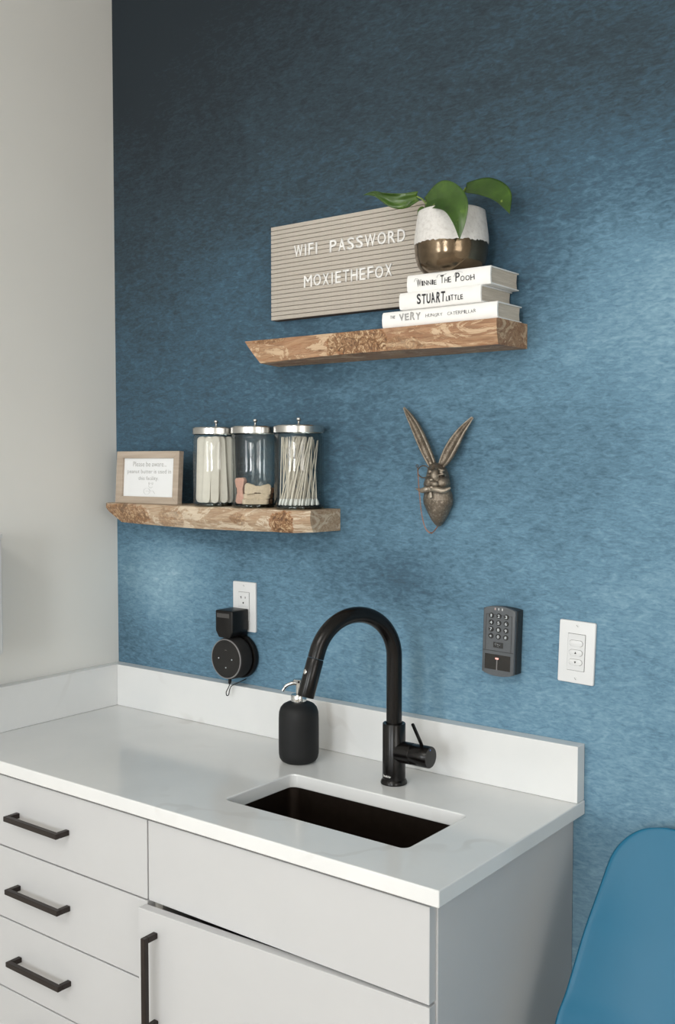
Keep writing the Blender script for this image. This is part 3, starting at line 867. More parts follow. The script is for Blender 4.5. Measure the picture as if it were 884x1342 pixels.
# left leaf curled, seen edge on
leaf([(.9616, -.0850, 2.0270), (.9353, -.1000, 2.0217), (.9056, -.1080, 2.0304), (.8803, -.1100, 2.0405), (.8564, -.1120, 2.0407)],
     [(.1, -.30, 1), (.1, -.35, .9)], [.009, .0120, .0085, .0040, .0003], [.008, .0165, .0110, .0045, .0003], 0.30, pp, cup=-0.2, ruffle=0.9, seed=9)
# small dark leaf at the left of the rim
leaf([(.9860, -.0900, 2.0020), (.9800, -.0950, 1.9990), (.9770, -.0985, 1.9900), (.9760, -.1000, 1.9800)], [(.7, .5, .2), (.7, .5, .2)], [.003, .006, .005, .0003], [.003, .006, .005, .0003], 0.2, pp, seed=4)
for pts_, r in (([(1.01, -.070, PZ + H * .8), (.998, -.085, 1.992), (.993, -.098, 2.004), (.9975, -.1055, 2.0060)], .0017),
                ([(1.045, -.070, PZ + H * .8), (1.048, -.072, 2.00), (1.055, -.074, 2.020), (1.0625, -.0752, 2.0297)], .0019),
                ([(.995, -.070, PZ + H * .8), (.985, -.078, 2.00), (.975, -.083, 2.018), (.962, -.0852, 2.0272)], .0017),
                ([(1.0, -.075, PZ + H * .8), (.993, -.084, 1.996), (.9865, -.0898, 2.0022)], .0013)):
    obj('stem', tube(BM(), spline(pts_, 6), r, 10), 'stem', pp, True)

# ------------------------------------------------------------------ picture frame
FW, FH, FT = 0.2160, 0.1245, 0.015
pf = thing('picture_frame', 'small greyed-oak picture frame with a printed notice beside the jars', 'picture frame', (0.0865, -0.0800, ZL + .0003), (math.radians(-3.6), 0, 0))
b_ = 0.0225; zb0, zt0 = 0.0165, 0.0165
x0, x1, z0_, z1_ = b_, FW - b_ + .004, zb0, FH - zt0
def miter(pts4, y0, y1):
    bm = BM(); return prism(bm, pts4, y0, y1, 'y', bev=0.0006, seg=1)
for quad in ([(0, 0), (FW, 0), (x1, z0_), (x0, z0_)], [(0, FH), (x0, z1_), (x1, z1_), (FW, FH)], [(0, 0), (x0, z0_), (x0, z1_), (0, FH)], [(FW, 0), (FW, FH), (x1, z1_), (x1, z0_)]):
    obj('frame_rail', miter(quad, 0.0, FT), 'frame_wood', pf, local=True)
obj('backing', bx(x0 - .004, x1 + .004, .0072, .0092, z0_ - .004, z1_ + .004), 'felt_dark', pf, local=True)
pr = obj('print', bx(x0 - .003, x1 + .003, .0058, .0070, z0_ - .003, z1_ + .003), 'print', pf, local=True)
obj('easel_leg', bx(FW / 2 - .02, FW / 2 + .02, .0165, .0185, .004, FH * .8), 'felt_dark', pf, local=True)
for s, a, b, zb, h in (('Please be aware...', .054, .170, .0885, .0115), ('peanut butter is used in', .0345, .1860, .0690, .0125), ('this facility.', .0740, .1440, .0535, .0115)):
    obj('lettering', moved(text_bm(s, width=b - a, height=h, depth=0.0001, bold=-0.006), (a, .0056, zb)), 'ink_light', pr, local=True)
# little line drawing of a curled-up dog
dg = BM()
def ell(cx, cz, rx, rz, a0=0, a1=2 * PI, n=18): return [(cx + rx * math.cos(a0 + (a1 - a0) * i / n), cz + rz * math.sin(a0 + (a1 - a0) * i / n)) for i in range(n + 1)]
for pl in (ell(.1050, .0295, .0105, .0075), ell(.1180, .0425, .0065, .0055, .15 * PI, 1.9 * PI), ell(.1125, .0485, .0022, .0025), ell(.1235, .0485, .0022, .0025),
           [(.112, .034), (.119, .030), (.127, .031), (.133, .024)], [(.101, .029), (.108, .031), (.112, .028)], [(.1155, .0425), (.1160, .0428)], [(.1205, .0425), (.1210, .0428)], [(.116, .0395), (.118, .0385), (.120, .0395)]):
    join(dg, stroke(pl, .00045, .0056))
obj('line_drawing', dg, 'ink_light', pr, local=True)

# ------------------------------------------------------------------ jars
JX = (0.4050, 0.5235, 0.6470); JY = -0.0555; JR = 0.0528
def jar(x, label):
    j = thing('glass_jar', label, 'jar', (x, JY, ZL + .0003), group='glass jars with steel lids on the lower shelf')
    z = ZL + .0003
    outer = [(0, z), (JR - .005, z), (JR - .0015, z + .0015), (JR, z + .005), (JR, z + .150), (JR - .001, z + .156), (JR - .004, z + .160), (JR - .004, z + .1645)]
    inner = [(JR - .0075, z + .1645), (JR - .0075, z + .159), (JR - .0032, z + .153), (JR - .0028, z + .010), (JR - .006, z + .0070), (0, z + .0065)]
    gb = obj('glass_body', lathe(BM(), outer + inner, (x, JY, 0), 56), 'glass', j, True, angle=0.9)
    obj('glass_foot', lathe(BM(), [(JR - .010, z + .0006), (JR - .004, z + .0008), (JR - .0012, z + .003), (JR - .0012, z + .0052), (JR - .010, z + .0055)], (x, JY, 0), 56, close=True), 'glass_base', gb, True)
    ld = obj('lid', lathe(BM(), [(JR - .0005, z + .1610), (JR + .0008, z + .1612), (JR + .0008, z + .1740), (JR - .0008, z + .1762), (JR * .5, z + .1775), (0, z + .178), (0, z + .1768), (JR - .0025, z + .1748), (JR - .0025, z + .1655), (JR - .0005, z + .1655)], (x, JY, 0), 56), 'steel', j, True, angle=0.5)
    obj('knob', lathe(BM(), [(0, z + .1775), (.0048, z + .1775), (.0026, z + .180), (.0022, z + .185), (.0045, z + .1875), (.0052, z + .1902), (.0042, z + .1925), (0, z + .1930)], (x, JY, 0), 24), 'steel', ld, True)
    return z + .0068
zi = jar(JX[0], 'glass jar filled with wooden tongue depressors, beside the picture frame')
jar(JX[1], 'middle glass jar holding a few dog biscuits')
jar(JX[2], 'glass jar full of cotton swabs, nearest the right shelf end')
RI = JR - .0036
vx = Vector((.794, .608, 0)); vd = Vector((.608, -.794, 0))       # across the view, and towards the viewer
# tongue depressors
SW, ST, SL_ = .0174, .0016, .149
def stick_bm():
    o = []
    n = 7
    for i in range(n + 1): a = PI * i / n; o.append((SW / 2 * math.cos(a), SL_ - SW / 2 + SW / 2 * math.sin(a)))
    for i in range(n + 1): a = PI + PI * i / n; o.append((SW / 2 * math.cos(a), SW / 2 + SW / 2 * math.sin(a)))
    return prism(BM(), o, -ST / 2, ST / 2, 'y')
first = None
rnd = random.Random(5)
for L in range(8):
    dpt = .0425 - L * .0110
    half = math.sqrt(max(0, (RI - .001) ** 2 - (abs(dpt) + .003) ** 2))
    cnt = int((2 * half) // (SW + .0010))
    for c in range(cnt):
        step = SW + .0010 + max(0, (2 * half - cnt * (SW + .001))) / cnt * .7
        u = (c - (cnt - 1) / 2) * step + (rnd.uniform(-.0010, .0010) if L else 0)
        if first is None:
            o = obj('tongue_depressor', stick_bm(), 'birch', None, local=True); first = o
        else:
            o = first.copy(); link(o)
        p = Vector((JX[0], JY, 0)) + vx * u + vd * dpt
        lean = (.075 if L % 2 else .03) * rnd.uniform(.3, 1.0) * (-1 if u > 0 else 1)
        o.location = (p.x, p.y, zi + .0004)
        o.rotation_euler = (rnd.uniform(-.02, .02), lean, math.atan2(vx.y, vx.x) + rnd.uniform(-.22, .22))
        tag(o, 'pale wooden tongue depressor standing in the jar beside the picture frame', 'tongue depressor', 'tongue depressors in the jar')
# dog biscuits
def biscuit_bm(L_=.058, W_=.0265, T_=.0115):
    r = W_ * .295; ex, ez = L_ / 2 - r, W_ / 2 - r
    inside = lambda x, z: (abs(x) <= ex and abs(z) <= W_ * .27) or any((x - a * ex) ** 2 + (z - b * ez) ** 2 <= r * r for a in (-1, 1) for b in (-1, 1))
    o = []
    for i in range(44):
        a = 2 * PI * i / 44; d = L_
        while d > .001 and not inside(d * math.cos(a), d * math.sin(a)): d -= .0002
        o.append((d * math.cos(a), d * math.sin(a)))
    return prism(BM(), o, -T_ / 2, T_ / 2, 'y', bev=.0018, seg=2)
def biscuit(u, d, zc, rot, mat, label):
    p = Vector((JX[1], JY, 0)) + vx * u + vd * d
    bm = biscuit_bm()
    o = obj('dog_biscuit', bm, mat, None, True, local=True, angle=0.8)
    o.location = (p.x, p.y, zi + zc); o.rotation_euler = rot
    tag(o, label, 'dog biscuit', 'dog biscuits in the middle jar')
az = math.atan2(vx.y, vx.x)
biscuit(-.0300, .0170, .0295, (0, PI / 2 - .04, az - .50), 'biscuit_pink', 'pink bone-shaped dog biscuit standing upright against the glass')
biscuit(.0075, .0330, .0330, (.0, .05, az + .04), 'biscuit_tan', 'pale tan bone-shaped dog biscuit lying across the front of the jar')
biscuit(.0020, .0265, .0062, (PI / 2, 0, az + .06), 'biscuit_tan', 'pale tan dog biscuit lying flat on the jar floor')
biscuit(.0050, .0250, .0178, (PI / 2, 0, az - .04), 'biscuit_tan', 'pale tan dog biscuit wedged under the crosswise one')
biscuit(.0080, -.0030, .0062, (PI / 2, 0, az + .08), 'biscuit_brown', 'brown dog biscuit lying on the jar floor behind the tan ones')
biscuit(.0100, -.0040, .0178, (PI / 2, 0, az - .1), 'biscuit_brown', 'brown dog biscuit lying on top of another brown one')
biscuit(.0060, -.0310, .0062, (PI / 2, 0, az + .05), 'biscuit_brown', 'brown dog biscuit at the back of the jar floor')
biscuit(.0120, .0060, .0298, (PI / 2, 0, az + .5), 'biscuit_brown', 'brown dog biscuit peeking over the pale crosswise biscuit')
# cotton swabs
SLEN = .146
def swab_stick(): return tube(BM(), [(0, 0, .004), (0, 0, SLEN)], .00115, 6)
def swab_tip(): return lathe(BM(), [(0, 0), (.0015, .0006), (.0024, .003), (.0025, .007), (.0019, .0115), (.0011, .0145)], (0, 0, 0), 8)
first = None
rnd = random.Random(21)
cells = []
golden = PI * (3 - math.sqrt(5))
NSW = 80
for i in range(NSW):
    r = .0440 * math.sqrt((i + .5) / NSW); a = i * golden
    cells.append((r, a))
for r, a in cells:
    x, y = r * math.cos(a), r * math.sin(a)
    tw = rnd.uniform(.55, 1.6)
    rr = min(.0435, r * rnd.uniform(.78, 1.12))
    tx, ty = rr * math.cos(a + tw), rr * math.sin(a + tw)
    dx, dy = tx - x, ty - y
    hz_ = math.sqrt(SLEN ** 2 - dx * dx - dy * dy)
    q_ = Vector((0, 0, 1)).rotation_difference(Vector((dx, dy, hz_)))
    if first is None:
        o = obj('cotton_swab', swab_stick(), 'swab_stick', None, True, local=True)
        t_ = obj('cotton_tip', swab_tip(), 'cotton', o, True, local=True); first = (o, t_)
    else:
        o = first[0].copy(); link(o); t_ = first[1].copy(); link(t_); t_.parent = o
    o.location = (JX[2] + x, JY + y, zi + .0005); o.rotation_mode = 'XYZ'
    o.rotation_euler = q_.to_euler()
    tag(o, 'white cotton swab with paper stick standing in the jar nearest the shelf end', 'cotton swab', 'cotton swabs in the jar')

# ------------------------------------------------------------------ hare wall ornament
HX, HZ = 0.9775, 1.4600
def L2(px, py): return Vector(((px - 575) * .00176, 0, (650 - py) * .00150))
hr = thing('hare_ornament', 'pewter hare head wall ornament with monocle and bow tie', 'wall ornament', (HX, 0, HZ))
def ellip(bm, c, r, rot=None, n=20):
    m = bmesh.ops.create_uvsphere(bm, u_segments=n, v_segments=n // 2 + 2, radius=1.0)
    M = Matrix.Diagonal(Vector(r)).to_3x3()
    if rot is not None: M = rot @ M
    for v in m['verts']: v.co = M @ v.co + Vector(c)
    return bm
def L3(px, py, y):
    """front-view drawing units -> a point at depth y (the drawing was taken obliquely, so depth shifts x and z)"""
    X0 = .8707 + (px - 520) * .00175; Z0 = 1.6533 - (py - 520) * .0015
    k = (y + 1.7471) / 1.7321
    return Vector((2.0446 + (X0 - 2.0446) * k - HX, y, 1.5278 + (Z0 - 1.5278) * k - HZ))
bd = BM()
def loft(bm, rows, n=28):
    """rows: (py, centre px, half width px, centre depth, half depth); flattened where it meets the wall"""
    rings = []
    for py, cx, hw, yc, yr in rows:
        c = L3(cx, py, yc); w = hw * .00175
        rings.append([bm.verts.new((c.x + w * math.cos(2 * PI * k / n), min(-.0012, yc + yr * math.sin(2 * PI * k / n)), c.z)) for k in range(n)])
    for a, b in zip(rings, rings[1:]):
        for k in range(n): bm.faces.new((a[k], a[(k + 1) % n], b[(k + 1) % n], b[k]))
    bm.faces.new(rings[0][::-1]); bm.faces.new(rings[-1])
# chest: rounded shoulders narrowing to the bottom tip
loft(bd, [(636, 574, 12, -.018, .016), (641, 575, 15.5, -.018, .019), (647, 575.6, 17.3, -.018, .021), (654, 575.8, 18.3, -.018, .022), (660, 575.8, 17.8, -.017, .021), (667, 576, 14.8, -.016, .019),
          (674.5, 576.3, 11.6, -.014, .016), (682, 576.3, 7.8, -.012, .012), (687, 576.5, 4.2, -.010, .008), (689.5, 577, 1.5, -.009, .004)])
# head widening to the cheeks
loft(bd, [(606.5, 573, 3, -.024, .006), (609, 573.2, 7.5, -.024, .013), (614, 574.3, 10.6, -.025, .019), (622, 575, 12.6, -.026, .0225), (629, 574.5, 14.6, -.027, .023), (634, 574, 16, -.027, .022), (638, 574, 15.5, -.026, .019), (643, 574.5, 12, -.023, .014)])
ellip(bd, L3(582.5, 632, -.035), (.0125, .0150, .0125))
ellip(bd, L3(572.5, 624, -.043), (.0095, .0125, .0150))            # bridge of the nose
ellip(bd, L3(567.5, 631, -.046), (.0135, .0140, .0110))            # muzzle
ellip(bd, L3(564.0, 633.5, -.0525), (.0078, .0070, .0062))         # whisker pads
ellip(bd, L3(571.5, 634.0, -.0510), (.0080, .0070, .0062))
ellip(bd, L3(566.8, 628.6, -.0585), (.0042, .0036, .0030))         # nose tip
ellip(bd, L3(568.2, 638.8, -.0480), (.0075, .0080, .0042))         # chin
ellip(bd, L3(580.0, 615.4, -.0440), (.0075, .0055, .0026), Matrix.Rotation(.25, 3, 'Y'))   # brow
ellip(bd, L3(579.8, 618.6, -.0455), (.0042, .0040, .0032))         # eye
ellip(bd, L3(580.2, 621.6, -.0430), (.0070, .0055, .0022), Matrix.Rotation(-.2, 3, 'Y'))
ellip(bd, L3(565.3, 618.0, -.0460), (.0050, .0045, .0045))
# ears: long curved blades with a rolled rim and a hollow
def ear(bm, pts, widths, ynear, yfar, flip):
    S = spline([L3(p[0], p[1], ynear + (yfar - ynear) * q_ / (len(pts) - 1)) * 1.0 for q_, p in enumerate(pts)], 7); n = len(S) - 1; rows = []
    for i, p in enumerate(S):
        t = i / n
        tan = (S[min(i + 1, n)] - S[max(i - 1, 0)]); tan.y = 0; tan.normalize()
        sd = Vector((tan.z, 0, -tan.x)).normalized()
        j = t * (len(widths) - 1); a = int(min(j, len(widths) - 2)); w = widths[a] + (widths[a + 1] - widths[a]) * (j - a)
        y = ynear + (yfar - ynear) * t
        ring = []
        prof_ = [(-1, 0), (-.95, -.45), (-.72, -.62), (-.45, -.25), (-.1, -.05), (.3, -.28), (.68, -.66), (.93, -.45), (1, 0), (.6, .42), (0, .55), (-.6, .42)]
        for u, h_ in prof_:
            ring.append(bm.verts.new(p + sd * (u * w * flip) + Vector((0, h_ * w * .8, 0))))
        rows.append(ring)
    m = len(rows[0])
    for a, b in zip(rows, rows[1:]):
        for k in range(m): bm.faces.new((a[k], a[(k + 1) % m], b[(k + 1) % m], b[k]))
    bm.faces.new(rows[0][::-1]); bm.faces.new(rows[-1])
ear(bd, [(570, 612), (561, 592), (552, 572), (542, 552), (529, 532)], [.0085, .0112, .0124, .0122, .0110, .0082, .0026], -.024, -.014, 1)
ear(bd, [(579, 612), (588, 597), (597, 580), (607, 564), (619.5, 548)], [.0070, .0118, .0138, .0130, .0105, .0072, .0030], -.024, -.014, 1)
hb_ = obj('hare', bd, 'hare', hr, True, local=True, angle=None)
rm = hb_.modifiers.new('fuse', 'REMESH'); rm.mode = 'VOXEL'; rm.voxel_size = 0.0010; rm.use_smooth_shade = True
sm_ = hb_.modifiers.new('soft', 'SMOOTH'); sm_.factor = 0.5; sm_.iterations = 4
# bow tie
bt = BM()
def wing(pts, y0, y1):
    return prism(BM(), pts, y0, y1, 'y', bev=.0022, seg=3)
join(bt, tube(BM(), spline([L3(564.5, 640.2, -.0485), L3(559.5, 641.5, -.0480), L3(553, 643, -.0470), L3(545.6, 640.3, -.0450)], 6), [.0040, .0046, .0052, .0058, .0062, .0064, .0064, .0062, .0060, .0057, .0053, .0049, .0044, .0038, .0032, .0026, .0019, .0012, .0006], 14))
join(bt, tube(BM(), spline([L3(565.5, 640.2, -.0485), L3(574, 641.2, -.0490), L3(583, 642.6, -.0460), L3(592, 638.6, -.0400)], 6), [.0042, .0046, .0050, .0054, .0057, .0059, .0060, .0060, .0059, .0058, .0057, .0055, .0053, .0050, .0046, .0041, .0035, .0028, .0018], 14))
tl = [(563.6, 644), (567, 644), (568, 652), (564, 654.5), (561.4, 651.4)]
join(bt, wing([(L3(a_, b_2, -.043).x, L3(a_, b_2, -.043).z) for a_, b_2 in tl], -.0440, -.0385))
ellip(bt, L3(564.8, 640.2, -.0500), (.0050, .0045, .0060))
obj('bow_tie', bt, 'hare', hr, True, local=True)
mo = obj('monocle', torus(BM(), L3(556.2, 618, -.040), .0118, .0010, 36, 8, Matrix.Rotation(math.radians(12), 3, 'Z') @ Matrix.Rotation(PI / 2, 3, 'X')), 'brass', hr, True, local=True)
torus_l = torus(BM(), L3(547.6, 610.5, -.040), .0026, .0007, 20, 6, Matrix.Rotation(PI / 2, 3, 'X'))
obj('loop', torus_l, 'brass', mo, True, local=True)
ch = BM()
path = spline([L3(548.3, 612, -.040), L3(549, 624, -.046), L3(549.8, 637.3, -.051), L3(551.3, 652, -.046), L3(554, 674.5, -.030), L3(559, 692.4, -.018), L3(566, 698.7, -.012), L3(571, 695.5, -.010), L3(576, 688.5, -.012)], 40)
acc = 0; last = path[0]; alt = 0
for a, b in zip(path, path[1:]):
    acc += (b - a).length
    if acc >= .0022:
        acc = 0
        tan = (b - a).normalized(); ref = Vector((0, 1, 0)) if alt % 2 else Vector((1, 0, 0))
        s_ = tan.cross(ref).normalized(); n_ = tan.cross(s_).normalized()
        Mx = Matrix((tan * 1.35, s_, n_)).transposed()
        torus(ch, b, .0012, .00045, 8, 4, Mx); alt += 1
obj('chain', ch, 'copper', hr, True, local=True)

# ------------------------------------------------------------------ outlet with speaker on a plug-in holder
def decora(name, label, cat, cx, cz, rot=0.0):
    t = thing(name, label, cat, (cx, 0, cz), (0, rot, 0))
    bm = BM()
    prism(bm, rrect(-.035, .035, -.0572, .0572, .003, 3), -.0008, -.0058, 'y')
    for f in list(bm.faces):
        pass
    es = [e for e in bm.edges if all(abs(v.co.y + .0058) < 1e-6 for v in e.verts)]
    bmesh.ops.bevel(bm, geom=es, offset=.0025, segments=3, affect='EDGES', profile=.6)
    obj('plate', bm, 'white_plastic', t, True, local=True, angle=0.6)
    obj('seam', prism(BM(), rrect(-.0172, .0172, -.0340, .0340, .001, 2), -.0055, -.00595, 'y'), 'slot', t, local=True)
    obj('insert', prism(BM(), rrect(-.0166, .0166, -.0334, .0334, .001, 2), -.0055, -.0076, 'y', bev=.0005, seg=1), 'white_plastic2', t, local=True)
    for zz, an in ((.0485, -.7), (-.0485, -.9)):
        s_ = obj('screw', lathe(BM(), [(0, .0056), (.0032, .0056), (.0029, .0064), (0, .0066)], (0, 0, zz), 16, 'y'), 'white_plastic', t, True, local=True)
        obj('screw_slot', moved(bx(-.0024, .0024, -.00675, -.0064, -.0003, .0003), (0, 0, zz), Matrix.Rotation(-an, 3, 'Y')), 'slot', s_, local=True)
    return t
ol = decora('wall_outlet', 'white wall outlet plate behind the black speaker holder', 'outlet', 0.4418, 1.1934)
for s_ in (1, -1):
    rz = s_ * .0165
    rc = obj('receptacle', prism(BM(), rrect(-.0150, .0150, rz - .0145, rz + .0145, .003, 3), -.0074, -.0084, 'y', bev=.0004, seg=1), 'white_plastic', ol, local=True)
    for sx, wd, hh in ((-.0062, .0009, .0040), (.0062, .0009, .0033)):
        obj('slot', bx(sx - wd, sx + wd, -.0087, -.0080, rz + .004 - hh + .002, rz + .004 + hh), 'slot', rc, local=True)
    obj('slot', bx(-.0095, -.0062, -.0087, -.0080, rz + .0052, rz + .0066), 'slot', rc, local=True)
    obj('ground_hole', lathe(BM(), [(0, .0080), (.0022, .0080), (.0022, .0087), (0, .0087)], (0, 0, rz - .0075), 14, 'y'), 'slot', rc, local=True)

EX, EZ = 0.4330, 1.0790
mt = thing('speaker_holder', 'black plug-in holder with boxy top plugged into the wall outlet', 'speaker holder', (EX, -0.03, EZ - .05))
bxp = [(.4065, 1.1900), (.4595, 1.1900), (.4595, 1.1430), (.4500, 1.1278), (.4160, 1.1278), (.4065, 1.1430)]
ab = prism(BM(), bxp, -.0090, -.0640, 'y')
bmesh.ops.bevel(ab, geom=list(ab.edges), offset=.0032, segments=3, affect='EDGES', profile=.5)
ad = obj('adapter_housing', ab, 'black_plastic', mt, True, angle=0.6)
obj('badge', bx(.4120, .4500, -.0646, -.0636, 1.1735, 1.1835, bev=.0004, seg=1), simple('dark_grey_badge', srgb(66, 64, 63), 0.5), ad)
obj('back_dish', lathe(BM(), [(0, .001), (.046, .001), (.0505, .004), (.0505, .013), (.049, .0155), (.040, .0155), (0, .0155)], (EX, 0, EZ), 48, 'y'), 'black_plastic', mt, True, angle=0.6)
obj('neck', bx(.4180, .4480, -.0150, -.0012, 1.115, 1.150, bev=.002), 'black_plastic', mt, True)
spk = thing('smart_speaker', 'round black smart speaker clipped in the plug-in holder', 'speaker', (EX, -.04, EZ - .0485))
obj('body', lathe(BM(), [(0, .0166), (.040, .0166), (.0455, .019), (.0478, .024), (.0478, .049), (.0466, .0535), (.0454, .0555), (0, .0555)], (EX, 0, EZ), 56, 'y'), 'black_fabric', spk, True, angle=0.9)
obj('light_ring', lathe(BM(), [(.0432, .0556), (.0455, .0556), (.0458, .0566), (.0452, .0578), (.0436, .0582), (.0430, .0578)], (EX, 0, EZ), 64, 'y', close=True), 'grey_rim', spk, True, angle=1.2)
fp = obj('top_face', lathe(BM(), [(0, .0556), (.0431, .0556), (.0431, .0576), (0, .0578)], (EX, 0, EZ), 56, 'y'), 'black_gloss', spk, True, angle=0.6)
for dx, dz, ln in ((-.022, 0, 0), (.0185, 0, 0), (0, -.020, 0), (0, .020, 1)):
    if ln: bm = bx(EX + dx - .0028, EX + dx + .0028, -.0583, -.0577, EZ + dz - .0004, EZ + dz + .0004)
    else: bm = lathe(BM(), [(0, .0576), (.0017, .0576), (.0017, .0582), (0, .0582)], (EX + dx, 0, EZ + dz), 14, 'y')
    obj('button_mark', bm, simple('button_grey', srgb(96, 92, 90) if ln else srgb(165, 170, 175), 0.5), fp)
cb = thing('power_cable', 'short looped black power cable hanging under the smart speaker', 'cable', (EX, -.045, .99))
pth = spline([(EX + .0015, -.046, EZ - .0476), (EX + .001, -.047, EZ - .060), (EX - .002, -.048, EZ - .068), (EX - .0065, -.050, EZ - .078), (EX - .0050, -.050, EZ - .0855), (EX - .0010, -.048, EZ - .0835), (EX + .0005, -.046, EZ - .072), (EX + .003, -.042, EZ - .064), (EX + .014, -.034, EZ - .057), (EX + .024, -.026, EZ - .051), (EX + .026, -.018, EZ - .0488)], 8)
obj('cord', tube(BM(), pth, .0011, 10), 'black_plastic', cb, True)
obj('plug', tube(BM(), [(EX + .0015, -.046, EZ - .0480), (EX + .0013, -.0465, EZ - .056), (EX + .001, -.047, EZ - .059)], [.0038, .0034, .0018], 14), 'black_plastic', cb, True)

# ------------------------------------------------------------------ dimmer switch
sw = decora('dimmer_switch', 'white wall switch plate with three buttons right of the black keypad', 'switch', 1.2582, 1.1801, math.radians(1.9))
for i, zz in enumerate((.0168, -.0005, -.0178)):
    b = obj('button', prism(BM(), rrect(-.0128, .0128, zz - .0052, zz + .0052, .0050, 5), -.0070, -.0095, 'y', bev=.0010, seg=2), 'white_plastic', sw, True, local=True, angle=0.6)
    obj('button_gap', prism(BM(), rrect(-.0133, .0133, zz - .0057, zz + .0057, .0054, 5), -.0070, -.00775, 'y'), 'grey_rim', b, local=True)
    if i:
        s_ = 1 if i == 1 else -1
        obj('arrow', prism(BM(), [(-.0019, zz - .0017 * s_), (.0019, zz - .0017 * s_), (0, zz + .0021 * s_)], -.0090, -.0102, 'y'), 'ink', b, local=True)

# ------------------------------------------------------------------ keypad
kp = thing('access_keypad', 'black wall keypad card reader with twelve numbered keys', 'keypad', (1.1125, 0, 1.1880), (0, math.radians(1.6), 0))
def kp_outline(w, z0, z1, arch, n=10):
    o = []
    for i in range(n + 1):
        t = -1 + 2 * i / n; o.append((t * w, z0 - arch * (1 - t * t)))
    for i in range(n + 1):
        t = 1 - 2 * i / n; o.append((t * w, z1 + arch * (1 - t * t)))
    return o
obj('back_housing', prism(BM(), kp_outline(.0345, -.0600, .0605, .0030), -.0008, -.0230, 'y', bev=.0015), 'keypad_dark', kp, True, local=True, angle=0.6)
fcv = obj('front_cover', prism(BM(), kp_outline(.0338, -.0605, .0605, .0060), -.0231, -.0310, 'y', bev=.0022, seg=3), 'keypad_grey', kp, True, local=True, angle=0.6)
obj('recess_line', bx(-.0325, .0325, -.0313, -.0308, -.0195, -.0185), 'keypad_dark', fcv, local=True)
for sx in (-.0270, .0270): obj('recess_line', bx(sx - .0004, sx + .0004, -.0313, -.0308, -.0180, .0500), 'keypad_dark', fcv, local=True)
obj('recess_line', bx(-.0270, .0270, -.0313, -.0308, .0497, .0503), 'keypad_dark', fcv, local=True)
wn_ = obj('reader_window', bx(-.0275, .0265, -.0316, -.0306, -.0545, -.0255, bev=.0004, seg=1), 'black_gloss', kp, local=True)
obj('light_bar', bx(-.0022, -.0002, -.0321, -.0315, -.0545, -.0345), 'grey_rim', wn_, local=True)
obj('status_light', bx(-.0048, .0022, -.0324, -.0315, -.0345, -.0312, bev=.0004, seg=1), 'led', wn_, local=True)
bg = obj('badge', bx(-.0105, .0105, -.0316, -.0308, -.0125, -.0020, bev=.0004, seg=1), 'keypad_dark', kp, local=True)
lg = BM()
for pl in ([(-.0030, -.0042), (-.0055, -.0036), (-.0066, -.0055), (-.0050, -.0072), (-.0030, -.0066)], [(-.0028, -.0060), (-.0012, -.0052), (-.0008, -.0072), (.0008, -.0054), (.0022, -.0072), (.0036, -.0056), (.0046, -.0056)], [(-.0020, -.0100), (.0006, -.0096), (.0016, -.0106)], [(.0046, -.0056), (.0036, -.0070)]):
    join(lg, stroke(spline([(a, 0, b) for a, b in pl], 4) and [(p.x, p.z) for p in spline([(a, 0, b) for a, b in pl], 4)], .0006, -.0318))
obj('logo', lg, 'light_key', bg, local=True)
for r_ in range(4):
    for c_ in range(3):
        kx, kz = -.0158 + c_ * .0157, .0490 - .0010 - r_ * .0130
        ky = obj('key', prism(BM(), [(kx + .0054 * math.cos(2 * PI * i / 20), kz + .0050 * math.sin(2 * PI * i / 20)) for i in range(20)], -.0305, -.0326, 'y', bev=.0008, seg=1), 'keypad_dark', kp, True, local=True, angle=0.7)
        s_ = '123456789*0#'[r_ * 3 + c_]
        hh = .0058 if s_ != '*' else .004
        t_ = text_bm(s_, width=.0044 if s_ != '1' else .0026, height=hh, depth=.0003, bold=.012)
        obj('numeral', moved(t_, (kx - (.0022 if s_ != '1' else .0013), -.0327, kz - hh / 2)), 'light_key', ky, local=True)
for i in range(3):
    lx = -.0085 + i * .0075
    obj('indicator_light', moved(bx(-.0011, .0011, -.0008, .0006, -.0022, .0022, bev=.0004, seg=1), (lx, -.0310, .0610)), simple('indicator', srgb(205, 180, 176) if i == 0 else srgb(196, 200, 202), 0.4), kp, local=True)

# ------------------------------------------------------------------ towel dispenser on the left wall
td_ = thing('towel_dispenser', 'white paper towel dispenser on the grey left wall', 'towel dispenser', (0.055, -0.55, 1.095))
pr_ = [(.001, -.690), (.085, -.690), (.103, -.676), (.110, -.64), (.110, -.452), (.103, -.414), (.085, -.4005), (.001, -.4005)]
obj('cover', prism(BM(), pr_, 1.105, 1.358, 'z', bev=.004), 'white_plastic', td_, True, angle=0.6)
obj('top_cap', prism(BM(), [(a * 1.02 if a > .01 else a, b + (.002 if b > -.5 else -.002)) for a, b in pr_], 1.3582, 1.3680, 'z', bev=.003), 'white_plastic', td_, True, angle=0.6)
obj('paper_slot', bx(.02, .09, -.66, -.43, 1.0985, 1.1048), 'slot', td_)

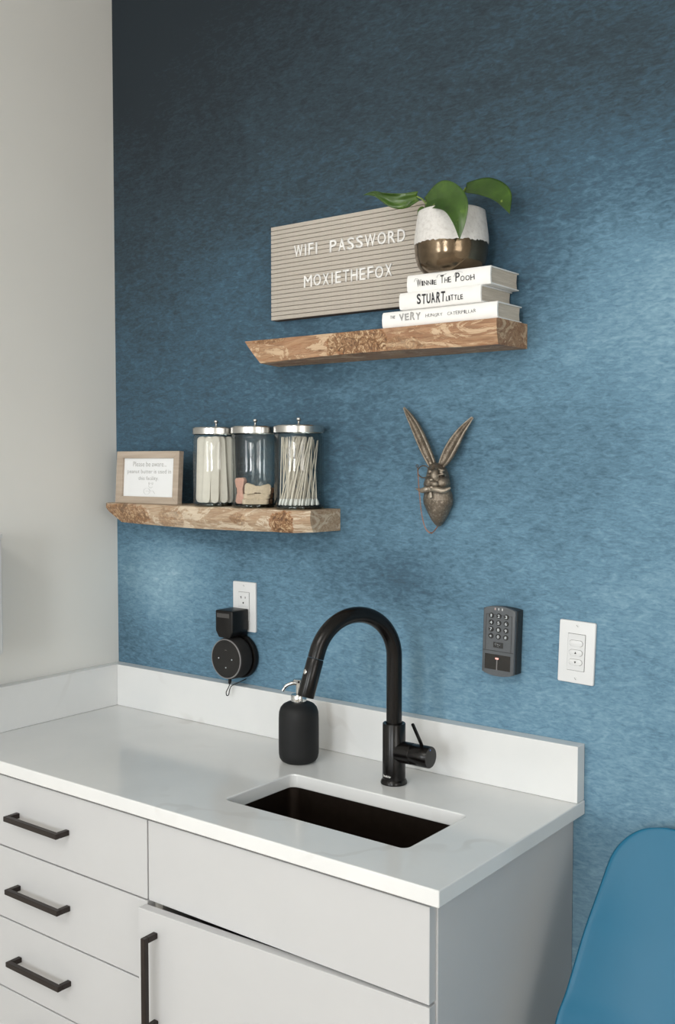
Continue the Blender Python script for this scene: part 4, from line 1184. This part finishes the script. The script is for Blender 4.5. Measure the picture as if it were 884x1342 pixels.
# ------------------------------------------------------------------ moulded chair
CX = 1.565
chr_ = thing('shell_chair', 'teal blue moulded plastic shell chair beside the sink cabinet', 'chair', (CX, -0.34, 0))
prof_c = spline([(0, -.055, .912), (0, -.075, .86), (0, -.125, .73), (0, -.175, .60), (0, -.205, .525), (0, -.255, .475), (0, -.33, .452), (0, -.45, .455), (0, -.54, .462), (0, -.585, .448), (0, -.60, .43)], 7)
arc = [0.0]
for a, b in zip(prof_c, prof_c[1:]): arc.append(arc[-1] + (b - a).length)
def half_w(s):
    tot = arc[-1]
    base_ = .192 + .040 * min(1, s / .33)
    if s > .42: base_ = .232 + .008 * math.sin(PI * (s - .42) / (tot - .42))
    if s < .075: base_ = .118 + (base_ - .118) * math.sqrt(max(0, 1 - (1 - s / .075) ** 2))
    if s > tot - .07: base_ = .15 + (base_ - .15) * math.sqrt(max(0, 1 - ((s - tot + .07) / .07) ** 2))
    return base_
def curl(s):          # how far the sides come forward / up
    a = .055 * min(1, .25 + s / .25)
    if s > .30: a = .055 + .015 * math.exp(-((s - .42) / .12) ** 2)
    if s > .60: a = .04
    return a
bm = BM(); rows = []; m = 22
for i, p in enumerate(prof_c):
    s = arc[i]; tan = (prof_c[min(i + 1, len(prof_c) - 1)] - prof_c[max(i - 1, 0)]).normalized()
    nm = Vector((0, tan.z, -tan.y)).normalized()
    if nm.y > 0 or nm.z < -0.2: nm = -nm
    w = half_w(s); c_ = curl(s); row = []
    for k in range(m + 1):
        u = -1 + 2 * k / m
        q_ = p + nm * (c_ * (abs(u) * w / .23) ** 2.2) + Vector((u * w, 0, 0))
        row.append(bm.verts.new((CX + q_.x, q_.y, q_.z)))
    rows.append(row)
for a, b in zip(rows, rows[1:]):
    for k in range(m): bm.faces.new((a[k], a[k + 1], b[k + 1], b[k]))
shl = obj('seat_shell', bm, 'chair', chr_, True, angle=None)
sd_ = shl.modifiers.new('thick', 'SOLIDIFY'); sd_.thickness = .005; sd_.offset = 0
ss_ = shl.modifiers.new('smooth', 'SUBSURF'); ss_.levels = 1; ss_.render_levels = 1
for sx in (-1, 1):
    for ty, by in ((-.27, -.13), (-.47, -.58)):
        obj('leg', tube(BM(), [(CX + sx * .10, ty, .445), (CX + sx * .21, by, .0005)], [.015, .010], 16), 'chair_legs', chr_, True)
obj('brace', tube(BM(), [(CX - .152, -.205, .235), (CX + .152, -.205, .235)], .006, 12), 'handle', chr_, True)
obj('brace', tube(BM(), [(CX - .152, -.522, .235), (CX + .152, -.522, .235)], .006, 12), 'handle', chr_, True)
obj('mount_plate', bx(CX - .13, CX + .13, -.49, -.25, .430, .445, bev=.003), 'handle', chr_)

# ------------------------------------------------------------------ unseen ceiling panel added to fill the room with light
cl = thing('added_fill_panel', 'flat square fill panel added out of view under the ceiling', 'fill light', (1.2, -2.6, ZC - .07))
def fill_mat():
    k = NT('fill_panel_glow'); k.b.inputs['Emission Color'].default_value = (1, .93, .84, 1); k.b.inputs['Emission Strength'].default_value = 2.0
    return k.m
obj('frame', bx(0.60, 1.80, -3.2, -2.0, ZC - .06, ZC - .0005, bev=.004), 'trim', cl)
obj('fill_diffuser', bx(0.64, 1.76, -3.16, -2.04, ZC - .07, ZC - .0605), fill_mat(), cl)
